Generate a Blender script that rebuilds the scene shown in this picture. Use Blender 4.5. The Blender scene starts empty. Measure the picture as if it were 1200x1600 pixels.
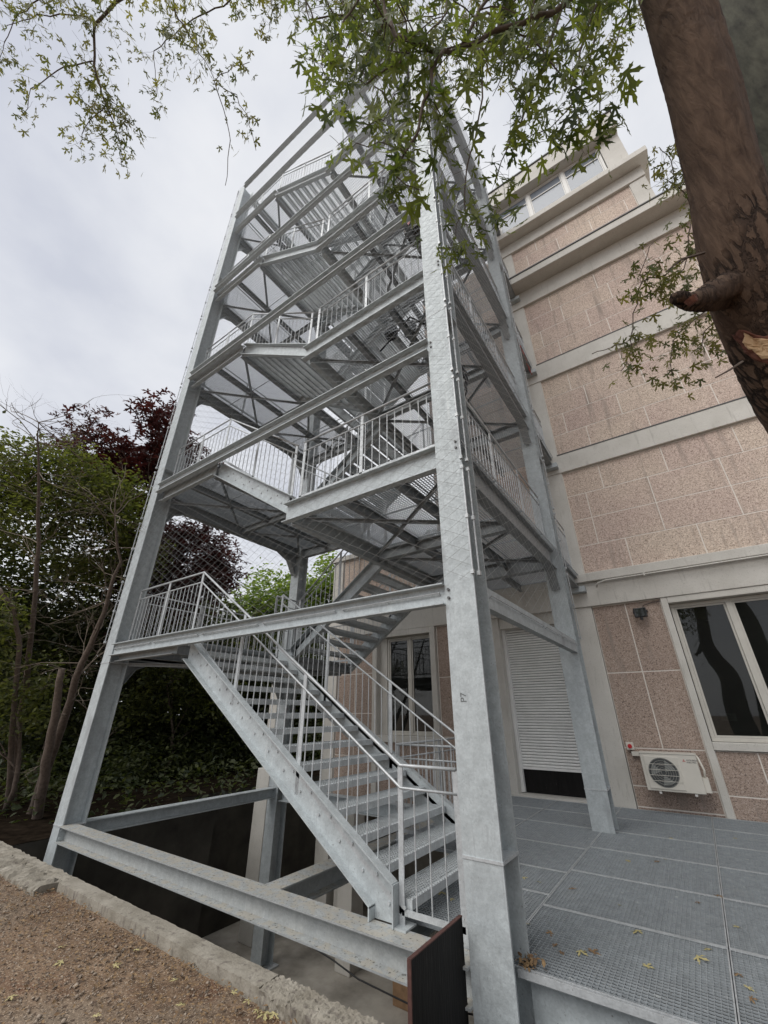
import bpy, bmesh, math, random
import numpy as np
from mathutils import Vector, Matrix

# ------------------------------------------------------------------ camera
sc = bpy.context.scene
col = sc.collection
YAW, PITCH, FPX = math.radians(34.85), math.radians(26.47), 631.7
f0 = Vector((-math.sin(YAW), math.cos(YAW), 0)); r0 = Vector((math.cos(YAW), math.sin(YAW), 0)); zz = Vector((0, 0, 1))
FW = f0 * math.cos(PITCH) + zz * math.sin(PITCH); UP = -f0 * math.sin(PITCH) + zz * math.cos(PITCH)
CAM = Vector((0, 0, 1.5))
cd = bpy.data.cameras.new('camera'); cam = bpy.data.objects.new('camera', cd); col.objects.link(cam)
m = Matrix.Identity(4)
for i, v in enumerate((r0, UP, -FW)):
    for j in range(3): m[j][i] = v[j]
m.translation = CAM
cam.matrix_world = m
cd.sensor_fit = 'VERTICAL'; cd.sensor_height = 24; cd.lens = 24 * FPX / 1600
cd.clip_start = 0.05; cd.clip_end = 2000
sc.camera = cam

# ------------------------------------------------------------------ sky, sun, exposure
SUN_EL, SUN_AZ = math.radians(50), math.radians(198)      # azimuth the light comes from, clockwise from +Y
world = bpy.data.worlds.new('World'); sc.world = world; world.use_nodes = True
nt = world.node_tree; nt.nodes.clear(); N = nt.nodes; L = nt.links
out = N.new('ShaderNodeOutputWorld'); bg = N.new('ShaderNodeBackground'); bg.inputs[1].default_value = 0.1
sky = N.new('ShaderNodeTexSky'); sky.sky_type = 'NISHITA'; sky.sun_disc = False
sky.sun_elevation = SUN_EL; sky.sun_rotation = SUN_AZ
tc = N.new('ShaderNodeTexCoord'); mp = N.new('ShaderNodeMapping'); mp.inputs['Scale'].default_value = (1, 1, 1.7)
mp.inputs['Location'].default_value = (1.4, 0.9, 0.1)
L.new(tc.outputs['Generated'], mp.inputs[0])
n1 = N.new('ShaderNodeTexNoise'); n1.inputs['Scale'].default_value = 1.7; n1.inputs['Detail'].default_value = 7; n1.inputs['Roughness'].default_value = 0.5
L.new(mp.outputs[0], n1.inputs['Vector'])
cr = N.new('ShaderNodeValToRGB'); e = cr.color_ramp.elements
e[0].position = 0.35; e[0].color = (0.55, 0.57, 0.635, 1); e[1].position = 0.6; e[1].color = (0.80, 0.805, 0.82, 1)
k = cr.color_ramp.elements.new(0.47); k.color = (0.68, 0.695, 0.735, 1)
L.new(n1.outputs[0], cr.inputs[0])
vm = N.new('ShaderNodeVectorMath'); vm.operation = 'SCALE'; vm.inputs['Scale'].default_value = 6.7
L.new(cr.outputs[0], vm.inputs[0])
mx = N.new('ShaderNodeMix'); mx.data_type = 'RGBA'; mx.inputs[0].default_value = 0.94
L.new(sky.outputs[0], mx.inputs[6]); L.new(vm.outputs[0], mx.inputs[7]); L.new(mx.outputs[2], bg.inputs[0])
L.new(bg.outputs[0], out.inputs[0])
sd = bpy.data.lights.new('sun', 'SUN'); sd.energy = 1.5; sd.angle = math.radians(50); sd.color = (1, 0.97, 0.93)
sun = bpy.data.objects.new('sun', sd); col.objects.link(sun)
sdir = Vector((math.sin(SUN_AZ) * math.cos(SUN_EL), math.cos(SUN_AZ) * math.cos(SUN_EL), math.sin(SUN_EL)))
sun.rotation_euler = sdir.to_track_quat('Z', 'Y').to_euler()
sc.view_settings.view_transform = 'Standard'; sc.view_settings.look = 'None'
sc.view_settings.gamma = 1; sc.view_settings.exposure = 0.8; sc.view_settings.use_curve_mapping = False
sc.cycles.max_bounces = 6; sc.cycles.diffuse_bounces = 3; sc.cycles.transparent_max_bounces = 6
R_ = random.Random(7); NR = np.random.default_rng(5)

# ------------------------------------------------------------------ helpers
def at(px, py, d):
    "a world point seen at (px, py) of the photograph, d metres away along the view axis"
    return CAM + ((px - 600) / FPX * r0 - (py - 800) / FPX * UP + FW) * d

def tag(o, label=None, cat=None, group=None, kind=None):
    if label: o['label'] = label
    if cat: o['category'] = cat
    if group: o['group'] = group
    if kind: o['kind'] = kind
    return o

def empty(name, loc=(0, 0, 0), label=None, cat=None, group=None, parent=None):
    o = bpy.data.objects.new(name, None); col.objects.link(o); o.location = loc; o.empty_display_size = 0.1
    if parent: link(o, parent)
    return tag(o, label, cat, group)

def link(o, parent):
    o.parent = parent
    # world coordinates are kept: meshes are built in world space unless placed by location
    p = parent; off = Vector((0, 0, 0))
    while p: off += Vector(p.location); p = p.parent
    o.location = Vector(o.location) - off

class MB:
    def __init__(s): s.v = []; s.f = []
    def add(s, vs, fs):
        n = len(s.v); s.v += [tuple(v) for v in vs]; s.f += [tuple(i + n for i in f) for f in fs]; return s
    def box(s, x0, x1, y0, y1, z0, z1):
        return s.add([(x0, y0, z0), (x1, y0, z0), (x1, y1, z0), (x0, y1, z0), (x0, y0, z1), (x1, y0, z1), (x1, y1, z1), (x0, y1, z1)],
                     [(0, 3, 2, 1), (4, 5, 6, 7), (0, 1, 5, 4), (1, 2, 6, 5), (2, 3, 7, 6), (3, 0, 4, 7)])
    def bar(s, a, b, w, h, up=(0, 0, 1)):
        "rectangular bar from a to b, w across, h along up"
        a = Vector(a); b = Vector(b); d = (b - a).normalized(); u = Vector(up)
        if abs(d.dot(u)) > 0.98: u = Vector((0, 1, 0)) if abs(d.y) < .9 else Vector((1, 0, 0))
        r = d.cross(u).normalized(); u = r.cross(d).normalized()
        vs = [p + r * (w / 2 * i) + u * (h / 2 * j) for p in (a, b) for i, j in ((-1, -1), (1, -1), (1, 1), (-1, 1))]
        return s.add(vs, [(0, 1, 2, 3), (7, 6, 5, 4), (0, 4, 5, 1), (1, 5, 6, 2), (2, 6, 7, 3), (3, 7, 4, 0)])
    def vbar(s, a, b, wy, h):
        "bar whose ends are cut vertically: h measured along z, wy along y (for members sloping in x)"
        (xa, ya, za), (xb, yb, zb) = a, b
        vs = [(xa, ya - wy / 2, za - h / 2), (xa, ya + wy / 2, za - h / 2), (xa, ya + wy / 2, za + h / 2), (xa, ya - wy / 2, za + h / 2),
              (xb, yb - wy / 2, zb - h / 2), (xb, yb + wy / 2, zb - h / 2), (xb, yb + wy / 2, zb + h / 2), (xb, yb - wy / 2, zb + h / 2)]
        return s.add(vs, [(0, 1, 2, 3), (7, 6, 5, 4), (0, 4, 5, 1), (1, 5, 6, 2), (2, 6, 7, 3), (3, 7, 4, 0)])
    def tube(s, pts, rad, n=6, closed_ends=True):
        pts = [Vector(p) for p in pts]; rads = rad if isinstance(rad, (list, tuple)) else [rad] * len(pts)
        base = len(s.v); prev = None
        for i, p in enumerate(pts):
            d = (pts[min(i + 1, len(pts) - 1)] - pts[max(i - 1, 0)]).normalized()
            if prev is None:
                u = d.cross(Vector((0, 0, 1)) if abs(d.z) < .9 else Vector((1, 0, 0))).normalized()
            else: u = (prev - d * prev.dot(d)).normalized()
            prev = u; w = d.cross(u)
            for k in range(n):
                a = 2 * math.pi * k / n; s.v.append(tuple(p + (u * math.cos(a) + w * math.sin(a)) * rads[i]))
        for i in range(len(pts) - 1):
            for k in range(n):
                a = base + i * n + k; b = base + i * n + (k + 1) % n
                s.f.append((a, b, b + n, a + n))
        if closed_ends:
            s.f.append(tuple(base + k for k in reversed(range(n)))); s.f.append(tuple(base + (len(pts) - 1) * n + k for k in range(n)))
        return s
    def prism(s, poly, y0, y1, axis='y'):
        "extrude a 2-D outline along an axis; poly in the two other axes"
        def P(a, b, t): return {'y': (a, t, b), 'x': (t, a, b), 'z': (a, b, t)}[axis]
        n = len(poly); vs = [P(a, b, y0) for a, b in poly] + [P(a, b, y1) for a, b in poly]
        fs = [tuple(range(n))[::-1], tuple(range(n, 2 * n))] + [(i, (i + 1) % n, (i + 1) % n + n, i + n) for i in range(n)]
        return s.add(vs, fs)
    def hbeam(s, a, b, w, h, tf=.016, tw=.011, up=(0, 0, 1)):
        "H section from a to b (axis through the section's centre); w = flange width across, h = depth along up"
        a = Vector(a); b = Vector(b); d = (b - a).normalized(); u = Vector(up); r = d.cross(u).normalized(); u = r.cross(d).normalized()
        for k in (-1, 1): s.bar(a + u * k * (h - tf) / 2, b + u * k * (h - tf) / 2, w, tf, u)
        s.bar(a, b, tw, h - 2 * tf, u)
        return s
    def chan(s, a, b, w, h, side, t=.012, up=(0, 0, 1)):
        "channel: web plus two flanges pointing to side (+1 / -1 across)"
        a = Vector(a); b = Vector(b); d = (b - a).normalized(); u = Vector(up); r = d.cross(u).normalized() * side; u = u
        s.bar(a, b, t, h, u)
        for k in (-1, 1):
            o_ = u * k * (h - t) / 2 + r * (w / 2 + t / 2); s.bar(a + o_, b + o_, w, t, u)
        return s
    def build(s, name, mat, parent=None, smooth=False, loc=None, rz=0):
        me = bpy.data.meshes.new(name); me.from_pydata(s.v, [], s.f); me.update()
        me.materials.append(mat)
        if smooth: me.polygons.foreach_set('use_smooth', [True] * len(me.polygons))
        o = bpy.data.objects.new(name, me); col.objects.link(o)
        if loc is not None: o.location = loc
        if rz: o.rotation_euler.z = rz
        if parent: link(o, parent)
        return o

def inst(name, me, loc, parent, rot=None):
    o = bpy.data.objects.new(name, me); col.objects.link(o); o.location = loc
    if rot: o.rotation_euler = rot
    if parent: link(o, parent)
    return o

def bevel(o, w=.006, seg=2):
    b = o.modifiers.new('bevel', 'BEVEL'); b.width = w; b.segments = seg; b.limit_method = 'ANGLE'; return o

# ------------------------------------------------------------------ materials
def mat(name, color, rough=.6, metal=0., var=0., vscale=5, bump=0., bscale=60, color2=None, detail=5, spec=.5, stretch=None):
    m_ = bpy.data.materials.new(name); m_.use_nodes = True; t = m_.node_tree; n = t.nodes; l = t.links
    b = n['Principled BSDF']; b.inputs['Roughness'].default_value = rough; b.inputs['Metallic'].default_value = metal
    b.inputs['Specular IOR Level'].default_value = spec
    b.inputs['Base Color'].default_value = (*color, 1)
    g = n.new('ShaderNodeNewGeometry')
    vec = g.outputs['Position']
    if stretch:
        mpn = n.new('ShaderNodeMapping'); mpn.inputs['Scale'].default_value = stretch; l.new(vec, mpn.inputs[0]); vec = mpn.outputs[0]
    if var or color2:
        a = n.new('ShaderNodeTexNoise'); a.inputs['Scale'].default_value = vscale; a.inputs['Detail'].default_value = detail; a.inputs['Roughness'].default_value = .6
        l.new(vec, a.inputs['Vector'])
        r = n.new('ShaderNodeValToRGB'); r.color_ramp.elements[0].position = .32; r.color_ramp.elements[1].position = .68
        c2 = color2 or tuple(min(1, c * (1 + var)) for c in color); c1 = color if color2 else tuple(c * (1 - var) for c in color)
        r.color_ramp.elements[0].color = (*c1, 1); r.color_ramp.elements[1].color = (*c2, 1)
        l.new(a.outputs[0], r.inputs[0]); l.new(r.outputs[0], b.inputs['Base Color'])
    if bump:
        c = n.new('ShaderNodeTexNoise'); c.inputs['Scale'].default_value = bscale; c.inputs['Detail'].default_value = 6
        l.new(vec, c.inputs['Vector'])
        bn = n.new('ShaderNodeBump'); bn.inputs['Strength'].default_value = bump; bn.inputs['Distance'].default_value = .01
        l.new(c.outputs[0], bn.inputs['Height']); l.new(bn.outputs[0], b.inputs['Normal'])
    return m_

def mixc(m_, tex_fn, color, blend='MIX'):
    "overlay a second texture (value 0..1) of another colour on the material's base colour"
    t = m_.node_tree; n = t.nodes; l = t.links; b = n['Principled BSDF']
    mxn = n.new('ShaderNodeMix'); mxn.data_type = 'RGBA'; mxn.blend_type = blend
    if b.inputs['Base Color'].links: l.new(b.inputs['Base Color'].links[0].from_socket, mxn.inputs[6])
    else: mxn.inputs[6].default_value = b.inputs['Base Color'].default_value
    mxn.inputs[7].default_value = (*color, 1)
    l.new(tex_fn(n, l), mxn.inputs[0]); l.new(mxn.outputs[2], b.inputs['Base Color']); return m_

def noise_mask(scale, lo, hi, stretch=(1, 1, 1), detail=5):
    def fn(n, l):
        g = n.new('ShaderNodeNewGeometry'); mpn = n.new('ShaderNodeMapping'); mpn.inputs['Scale'].default_value = stretch
        l.new(g.outputs['Position'], mpn.inputs[0]); a = n.new('ShaderNodeTexNoise'); a.inputs['Scale'].default_value = scale; a.inputs['Detail'].default_value = detail
        l.new(mpn.outputs[0], a.inputs['Vector']); mr = n.new('ShaderNodeMapRange'); mr.inputs['From Min'].default_value = lo; mr.inputs['From Max'].default_value = hi
        l.new(a.outputs[0], mr.inputs['Value']); return mr.outputs[0]
    return fn

def galv(name, base=(.43, .465, .475), metal=.28, rough=.6):
    m_ = mat(name, base, rough, metal, var=.12, vscale=11, bump=.08, bscale=90, detail=8)
    t = m_.node_tree; n = t.nodes; l = t.links; b = n['Principled BSDF']
    g = n.new('ShaderNodeNewGeometry')
    v = n.new('ShaderNodeTexVoronoi'); v.inputs['Scale'].default_value = 70; l.new(g.outputs['Position'], v.inputs['Vector'])
    sep = n.new('ShaderNodeSeparateColor'); l.new(v.outputs['Color'], sep.inputs[0])
    mr = n.new('ShaderNodeMapRange'); mr.inputs['To Min'].default_value = .92; mr.inputs['To Max'].default_value = 1.06; l.new(sep.outputs[0], mr.inputs['Value'])
    mm = n.new('ShaderNodeMix'); mm.data_type = 'RGBA'; mm.blend_type = 'MULTIPLY'; mm.inputs[0].default_value = 1
    src = b.inputs['Base Color'].links[0].from_socket
    l.new(src, mm.inputs[6]); l.new(mr.outputs[0], mm.inputs[7]); l.new(mm.outputs[2], b.inputs['Base Color'])
    mr2 = n.new('ShaderNodeMapRange'); mr2.inputs['To Min'].default_value = rough - .1; mr2.inputs['To Max'].default_value = rough + .16
    l.new(sep.outputs[1], mr2.inputs['Value']); l.new(mr2.outputs[0], b.inputs['Roughness'])
    mixc(m_, noise_mask(95, .66, .72, (1, 1, .6)), (.2, .2, .195))
    mixc(m_, noise_mask(16, .6, .8, (3, 3, .3)), (.34, .36, .37))
    mixc(m_, noise_mask(1.3, .6, .72, (2, 2, 1)), (.33, .35, .36))
    mixc(m_, noise_mask(3, .62, .95, (6, 6, .35)), (.6, .62, .61))
    return m_
M = {}
M['galv'] = galv('galvanised_steel')
def top_dust(scale, lo, hi):
    def fn(n, l):
        o = noise_mask(scale, lo, hi)(n, l); g = n.new('ShaderNodeNewGeometry'); sp = n.new('ShaderNodeSeparateXYZ'); l.new(g.outputs['Normal'], sp.inputs[0])
        mr = n.new('ShaderNodeMapRange'); mr.inputs['From Min'].default_value = .5; mr.inputs['From Max'].default_value = .9; l.new(sp.outputs[2], mr.inputs['Value'])
        mu = n.new('ShaderNodeMath'); mu.operation = 'MULTIPLY'; l.new(o, mu.inputs[0]); l.new(mr.outputs[0], mu.inputs[1]); return mu.outputs[0]
    return fn
M['galv_beam'] = galv('shaded_galvanised_steel', (.27, .29, .3), .4, .5)  # same steel as galv, with the shade under the floors put into its colour
M['galv_dirty'] = mixc(galv('dusty_galvanised_steel', (.4, .415, .41), .35, .5), top_dust(9, .45, .55), (.44, .42, .37))
mixc(M['galv_dirty'], top_dust(40, .6, .66), (.13, .125, .11))
M['galv_grate'] = galv('galvanised_grating', (.31, .335, .35), .3, .55)
M['galv_tread'] = galv('galvanised_tread', (.5, .53, .54), .25, .55)
M['galv_rail'] = galv('galvanised_rail', (.47, .49, .5), .35, .5)
M['cable'] = mat('stainless_cable', (.4, .42, .43), .45, .5)
M['black'] = mat('black_plastic', (.015, .015, .017), .5)
M['conc'] = mat('pale_painted_concrete', (.52, .5, .455), .85, 0, color2=(.6, .58, .535), vscale=2.2, bump=.3, bscale=25)
mixc(M['conc'], noise_mask(4, .6, .85, (5, 5, .5)), (.36, .345, .31))
mixc(M['conc'], noise_mask(70, .63, .7), (.34, .32, .29))
M['conc_old'] = mat('old_concrete', (.2, .185, .165), .95, 0, color2=(.33, .31, .28), vscale=3, bump=.8, bscale=30)
mixc(M['conc_old'], noise_mask(9, .55, .7), (.12, .11, .1))
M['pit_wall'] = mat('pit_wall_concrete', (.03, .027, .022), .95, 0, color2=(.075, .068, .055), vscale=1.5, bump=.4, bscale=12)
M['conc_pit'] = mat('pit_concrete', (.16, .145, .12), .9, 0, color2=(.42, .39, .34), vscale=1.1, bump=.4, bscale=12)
M['mortar'] = mat('pale_mortar', (.72, .67, .61), .9, 0, bump=.3, bscale=80, var=.08)
M['roof'] = mat('dark_flashing', (.09, .09, .09), .6, .3)
M['white_frame'] = mat('white_window_frame', (.62, .61, .58), .45, 0, var=.05, vscale=3)
M['grey_frame'] = mat('cream_window_frame', (.52, .5, .45), .5, 0, var=.06, vscale=6)
M['shutter'] = mat('white_shutter_slat', (.78, .78, .76), .5, 0, var=.05, vscale=4)
M['ac'] = mat('ivory_casing', (.66, .63, .56), .45, 0, var=.03)
M['ac_dark'] = mat('dark_fan_grille', (.06, .065, .065), .6)
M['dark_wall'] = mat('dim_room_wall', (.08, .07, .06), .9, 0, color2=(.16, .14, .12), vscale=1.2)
M['red'] = mat('red_plastic', (.5, .02, .025), .4)
M['ink'] = mat('dark_print', (.03, .03, .04), .6)
M['ply'] = mat('black_film_plywood', (.005, .0045, .0045), .5, 0, color2=(.01, .009, .0085), vscale=5, bump=.3, bscale=20, stretch=(3, 3, .4))
mixc(M['ply'], noise_mask(9, .66, .78, (9, 9, .8)), (.06, .055, .05))
M['ply'].node_tree.nodes['Principled BSDF'].inputs['Specular IOR Level'].default_value = .15
M['ply_edge'] = mat('plywood_edge', (.07, .03, .024), .7, 0, var=.3, vscale=30)
M['brown_board'] = mat('brown_board', (.08, .06, .035), .7, 0, var=.2)

def aggregate(name, tint):
    m_ = bpy.data.materials.new(name); m_.use_nodes = True; t = m_.node_tree; n = t.nodes; l = t.links; b = n['Principled BSDF']
    b.inputs['Roughness'].default_value = .9; b.inputs['Specular IOR Level'].default_value = .25
    g = n.new('ShaderNodeNewGeometry')
    v = n.new('ShaderNodeTexVoronoi'); v.inputs['Scale'].default_value = 80; l.new(g.outputs['Position'], v.inputs['Vector'])
    sep = n.new('ShaderNodeSeparateColor'); l.new(v.outputs['Color'], sep.inputs[0])
    r = n.new('ShaderNodeValToRGB'); r.color_ramp.interpolation = 'CONSTANT'; el = r.color_ramp.elements
    cs = [(0, (.24, .2, .18)), (.08, (.39, .325, .285)), (.28, (.49, .42, .37)), (.56, (.56, .485, .435)), (.8, (.65, .58, .53))]
    el[0].position = 0; el[0].color = (*cs[0][1], 1); el[1].position = cs[1][0]; el[1].color = (*cs[1][1], 1)
    for p_, c_ in cs[2:]: q = el.new(p_); q.color = (*c_, 1)
    l.new(sep.outputs[0], r.inputs[0])
    ns = n.new('ShaderNodeTexNoise'); ns.inputs['Scale'].default_value = .9; ns.inputs['Detail'].default_value = 6; l.new(g.outputs['Position'], ns.inputs['Vector'])
    oi = n.new('ShaderNodeObjectInfo')
    r2 = n.new('ShaderNodeMix'); r2.data_type = 'RGBA'; r2.inputs[6].default_value = (*tint[0], 1); r2.inputs[7].default_value = (*tint[1], 1)
    ad = n.new('ShaderNodeMath'); ad.operation = 'ADD'; mu = n.new('ShaderNodeMath'); mu.operation = 'MULTIPLY'; mu.inputs[1].default_value = .5
    l.new(oi.outputs['Random'], mu.inputs[0]); mr = n.new('ShaderNodeMapRange'); mr.inputs['From Min'].default_value = .35; mr.inputs['From Max'].default_value = .65; mr.inputs['To Max'].default_value = .6
    l.new(ns.outputs[0], mr.inputs['Value']); l.new(mu.outputs[0], ad.inputs[0]); l.new(mr.outputs[0], ad.inputs[1]); l.new(ad.outputs[0], r2.inputs[0])
    mm = n.new('ShaderNodeMix'); mm.data_type = 'RGBA'; mm.blend_type = 'MULTIPLY'; mm.inputs[0].default_value = 1
    l.new(r.outputs[0], mm.inputs[6]); l.new(r2.outputs[2], mm.inputs[7]); l.new(mm.outputs[2], b.inputs['Base Color'])
    mixc(m_, noise_mask(1.6, .56, .8, (5, 5, .45)), (.3, .25, .215))
    bp = n.new('ShaderNodeBump'); bp.inputs['Strength'].default_value = .5; bp.inputs['Distance'].default_value = .004
    l.new(v.outputs['Distance'], bp.inputs['Height']); bp.invert = True; l.new(bp.outputs[0], b.inputs['Normal'])
    return m_
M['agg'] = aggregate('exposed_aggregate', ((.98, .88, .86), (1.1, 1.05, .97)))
M['agg_dark'] = aggregate('darker_aggregate', ((.66, .59, .55), (.78, .71, .66)))  # same aggregate in a darker tint, for the ground floor

def glass(name, tint=(.012, .014, .014), rough=.03):
    m_ = mat(name, tint, rough, 0, spec=.2); return m_
M['glass'] = glass('dark_window_glass', (.12, .13, .12), .02)
M['glass'].node_tree.nodes['Principled BSDF'].inputs['Transmission Weight'].default_value = .92; M['glass'].node_tree.nodes['Principled BSDF'].inputs['Specular IOR Level'].default_value = .4
M['glass_sky'] = mat('reflective_window_glass', (.22, .245, .28), .15, 0, spec=.3)

def leafmat(name, c, c2, trans=.4, rough=.55, tcol=None):
    m_ = bpy.data.materials.new(name); m_.use_nodes = True; t = m_.node_tree; n = t.nodes; l = t.links; n.clear()
    o_ = n.new('ShaderNodeOutputMaterial'); b = n.new('ShaderNodeBsdfPrincipled'); tr = n.new('ShaderNodeBsdfTranslucent'); ms = n.new('ShaderNodeMixShader')
    ms.inputs[0].default_value = trans; b.inputs['Roughness'].default_value = rough; b.inputs['Specular IOR Level'].default_value = .35
    a = n.new('ShaderNodeAttribute'); a.attribute_name = 'tone'
    mx_ = n.new('ShaderNodeMix'); mx_.data_type = 'RGBA'; mx_.inputs[6].default_value = (*c, 1); mx_.inputs[7].default_value = (*c2, 1)
    l.new(a.outputs['Fac'], mx_.inputs[0]); l.new(mx_.outputs[2], b.inputs['Base Color'])
    sc_ = n.new('ShaderNodeVectorMath'); sc_.operation = 'MULTIPLY'; sc_.inputs[1].default_value = tcol or (1.9, 2.0, .9)
    l.new(mx_.outputs[2], sc_.inputs[0]); l.new(sc_.outputs[0], tr.inputs[0])
    l.new(b.outputs[0], ms.inputs[1]); l.new(tr.outputs[0], ms.inputs[2]); l.new(ms.outputs[0], o_.inputs[0])
    return m_
M['leaf_maple'] = leafmat('maple_leaf', (.045, .065, .019), (.155, .175, .048), .5)
M['leaf_maple_far'] = leafmat('maple_leaf_high', (.06, .075, .027), (.19, .17, .06), .45)
M['leaf_dark'] = leafmat('dark_shrub_leaf', (.016, .026, .011), (.075, .085, .03), .3)
M['leaf_mid'] = leafmat('mid_green_leaf', (.036, .048, .018), (.13, .14, .045), .4)
M['leaf_bright'] = leafmat('bright_green_leaf', (.07, .12, .025), (.2, .25, .06), .45)
M['leaf_red'] = leafmat('purple_maple_leaf', (.026, .011, .012), (.085, .036, .032), .3, tcol=(1.7, .85, .8))
M['bark'] = mat('thin_bark', (.07, .05, .038), .95, 0, color2=(.13, .1, .08), vscale=20, bump=.6, bscale=40)
M['twig'] = mat('dead_twig', (.16, .13, .1), .9, 0, var=.3, vscale=10)

def barkmat():
    m_ = bpy.data.materials.new('maple_bark'); m_.use_nodes = True; t = m_.node_tree; n = t.nodes; l = t.links; b = n['Principled BSDF']
    b.inputs['Roughness'].default_value = .95; b.inputs['Specular IOR Level'].default_value = .2
    g = n.new('ShaderNodeNewGeometry'); mpn = n.new('ShaderNodeMapping'); mpn.inputs['Scale'].default_value = (1, 1, .13)
    mpn.inputs['Rotation'].default_value = (0, -.15, 0); l.new(g.outputs['Position'], mpn.inputs[0])
    v = n.new('ShaderNodeTexNoise'); v.inputs['Scale'].default_value = 26; v.inputs['Detail'].default_value = 9; v.inputs['Roughness'].default_value = .65; v.inputs['Distortion'].default_value = .6
    l.new(mpn.outputs[0], v.inputs['Vector'])
    w = n.new('ShaderNodeTexVoronoi'); w.feature = 'DISTANCE_TO_EDGE'; w.inputs['Scale'].default_value = 22
    dist = n.new('ShaderNodeVectorMath'); dist.operation = 'ADD'; sc_ = n.new('ShaderNodeVectorMath'); sc_.operation = 'SCALE'; sc_.inputs['Scale'].default_value = .06
    l.new(v.outputs['Color'], sc_.inputs[0]); l.new(mpn.outputs[0], dist.inputs[0]); l.new(sc_.outputs[0], dist.inputs[1]); l.new(dist.outputs[0], w.inputs['Vector'])
    mr = n.new('ShaderNodeMapRange'); mr.inputs['From Max'].default_value = .13; l.new(w.outputs['Distance'], mr.inputs['Value'])
    ns = n.new('ShaderNodeTexNoise'); ns.inputs['Scale'].default_value = 3.2; ns.inputs['Detail'].default_value = 3; l.new(g.outputs['Position'], ns.inputs['Vector'])
    msk = n.new('ShaderNodeMapRange'); msk.inputs['From Min'].default_value = .3; msk.inputs['From Max'].default_value = .52; sepz = n.new('ShaderNodeSeparateXYZ'); l.new(g.outputs['Position'], sepz.inputs[0]); zr = n.new('ShaderNodeMapRange'); zr.inputs['From Min'].default_value = 3.1; zr.inputs['From Max'].default_value = 4.2; zr.inputs['To Min'].default_value = -.18; zr.inputs['To Max'].default_value = .09; l.new(sepz.outputs[2], zr.inputs['Value']); adz = n.new('ShaderNodeMath'); l.new(ns.outputs[0], adz.inputs[0]); l.new(zr.outputs[0], adz.inputs[1]); l.new(adz.outputs[0], msk.inputs['Value'])
    r = n.new('ShaderNodeValToRGB'); r.color_ramp.elements[0].position = .3; r.color_ramp.elements[0].color = (.045, .028, .02, 1); r.color_ramp.elements[1].position = .72; r.color_ramp.elements[1].color = (.125, .083, .058, 1)
    l.new(v.outputs[0], r.inputs[0])
    mxx = n.new('ShaderNodeMix'); mxx.data_type = 'RGBA'; mxx.inputs[6].default_value = (.022, .014, .011, 1); l.new(r.outputs[0], mxx.inputs[7])
    mmx = n.new('ShaderNodeMath'); mmx.operation = 'MAXIMUM'; l.new(mr.outputs[0], mmx.inputs[0]); l.new(msk.outputs[0], mmx.inputs[1]); l.new(mmx.outputs[0], mxx.inputs[0])
    l.new(mxx.outputs[2], b.inputs['Base Color'])
    ad = n.new('ShaderNodeMath'); ad.operation = 'MULTIPLY_ADD'; l.new(v.outputs[0], ad.inputs[0]); ad.inputs[1].default_value = .6; l.new(mmx.outputs[0], ad.inputs[2])
    bp = n.new('ShaderNodeBump'); bp.inputs['Strength'].default_value = 1; bp.inputs['Distance'].default_value = .025; l.new(ad.outputs[0], bp.inputs['Height']); l.new(bp.outputs[0], b.inputs['Normal'])
    return m_
M['maple_bark'] = barkmat()
M['wound'] = mat('torn_wood', (.42, .26, .14), .8, 0, color2=(.62, .45, .27), vscale=14, bump=.8, bscale=35, stretch=(1, 1, .4))
M['wound_dark'] = mat('red_brown_inner_bark', (.07, .022, .014), .85, 0, color2=(.16, .06, .035), vscale=25, bump=.6, bscale=50)

def groundmat():
    m_ = mat('stony_dirt', (.11, .066, .038), .95, 0, color2=(.24, .16, .1), vscale=1.6, bump=.9, bscale=45, detail=8)
    mixc(m_, noise_mask(.8, .52, .68), (.2, .155, .112))
    mixc(m_, noise_mask(2.4, .56, .7), (.13, .065, .035))
    mixc(m_, noise_mask(24, .56, .62), (.085, .055, .036))
    mixc(m_, noise_mask(75, .56, .64), (.36, .28, .2))
    mixc(m_, noise_mask(52, .6, .7, (1, 1, 1)), (.03, .02, .014))
    return m_
M['dirt'] = groundmat()
M['soil'] = mat('dark_soil', (.008, .006, .0045), 1, 0, color2=(.024, .018, .013), vscale=6, bump=.6, bscale=30, spec=0)
M['pebble'] = mat('pebble', (.1, .07, .048), .9, 0, color2=(.4, .33, .26), vscale=30)
M['dry_leaf'] = mat('dry_leaf', (.11, .06, .03), .8, 0, color2=(.27, .18, .09), vscale=22)
M['yellow_leaf'] = mat('yellow_leaf', (.33, .29, .12), .7, 0, color2=(.45, .39, .2), vscale=40)

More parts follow.
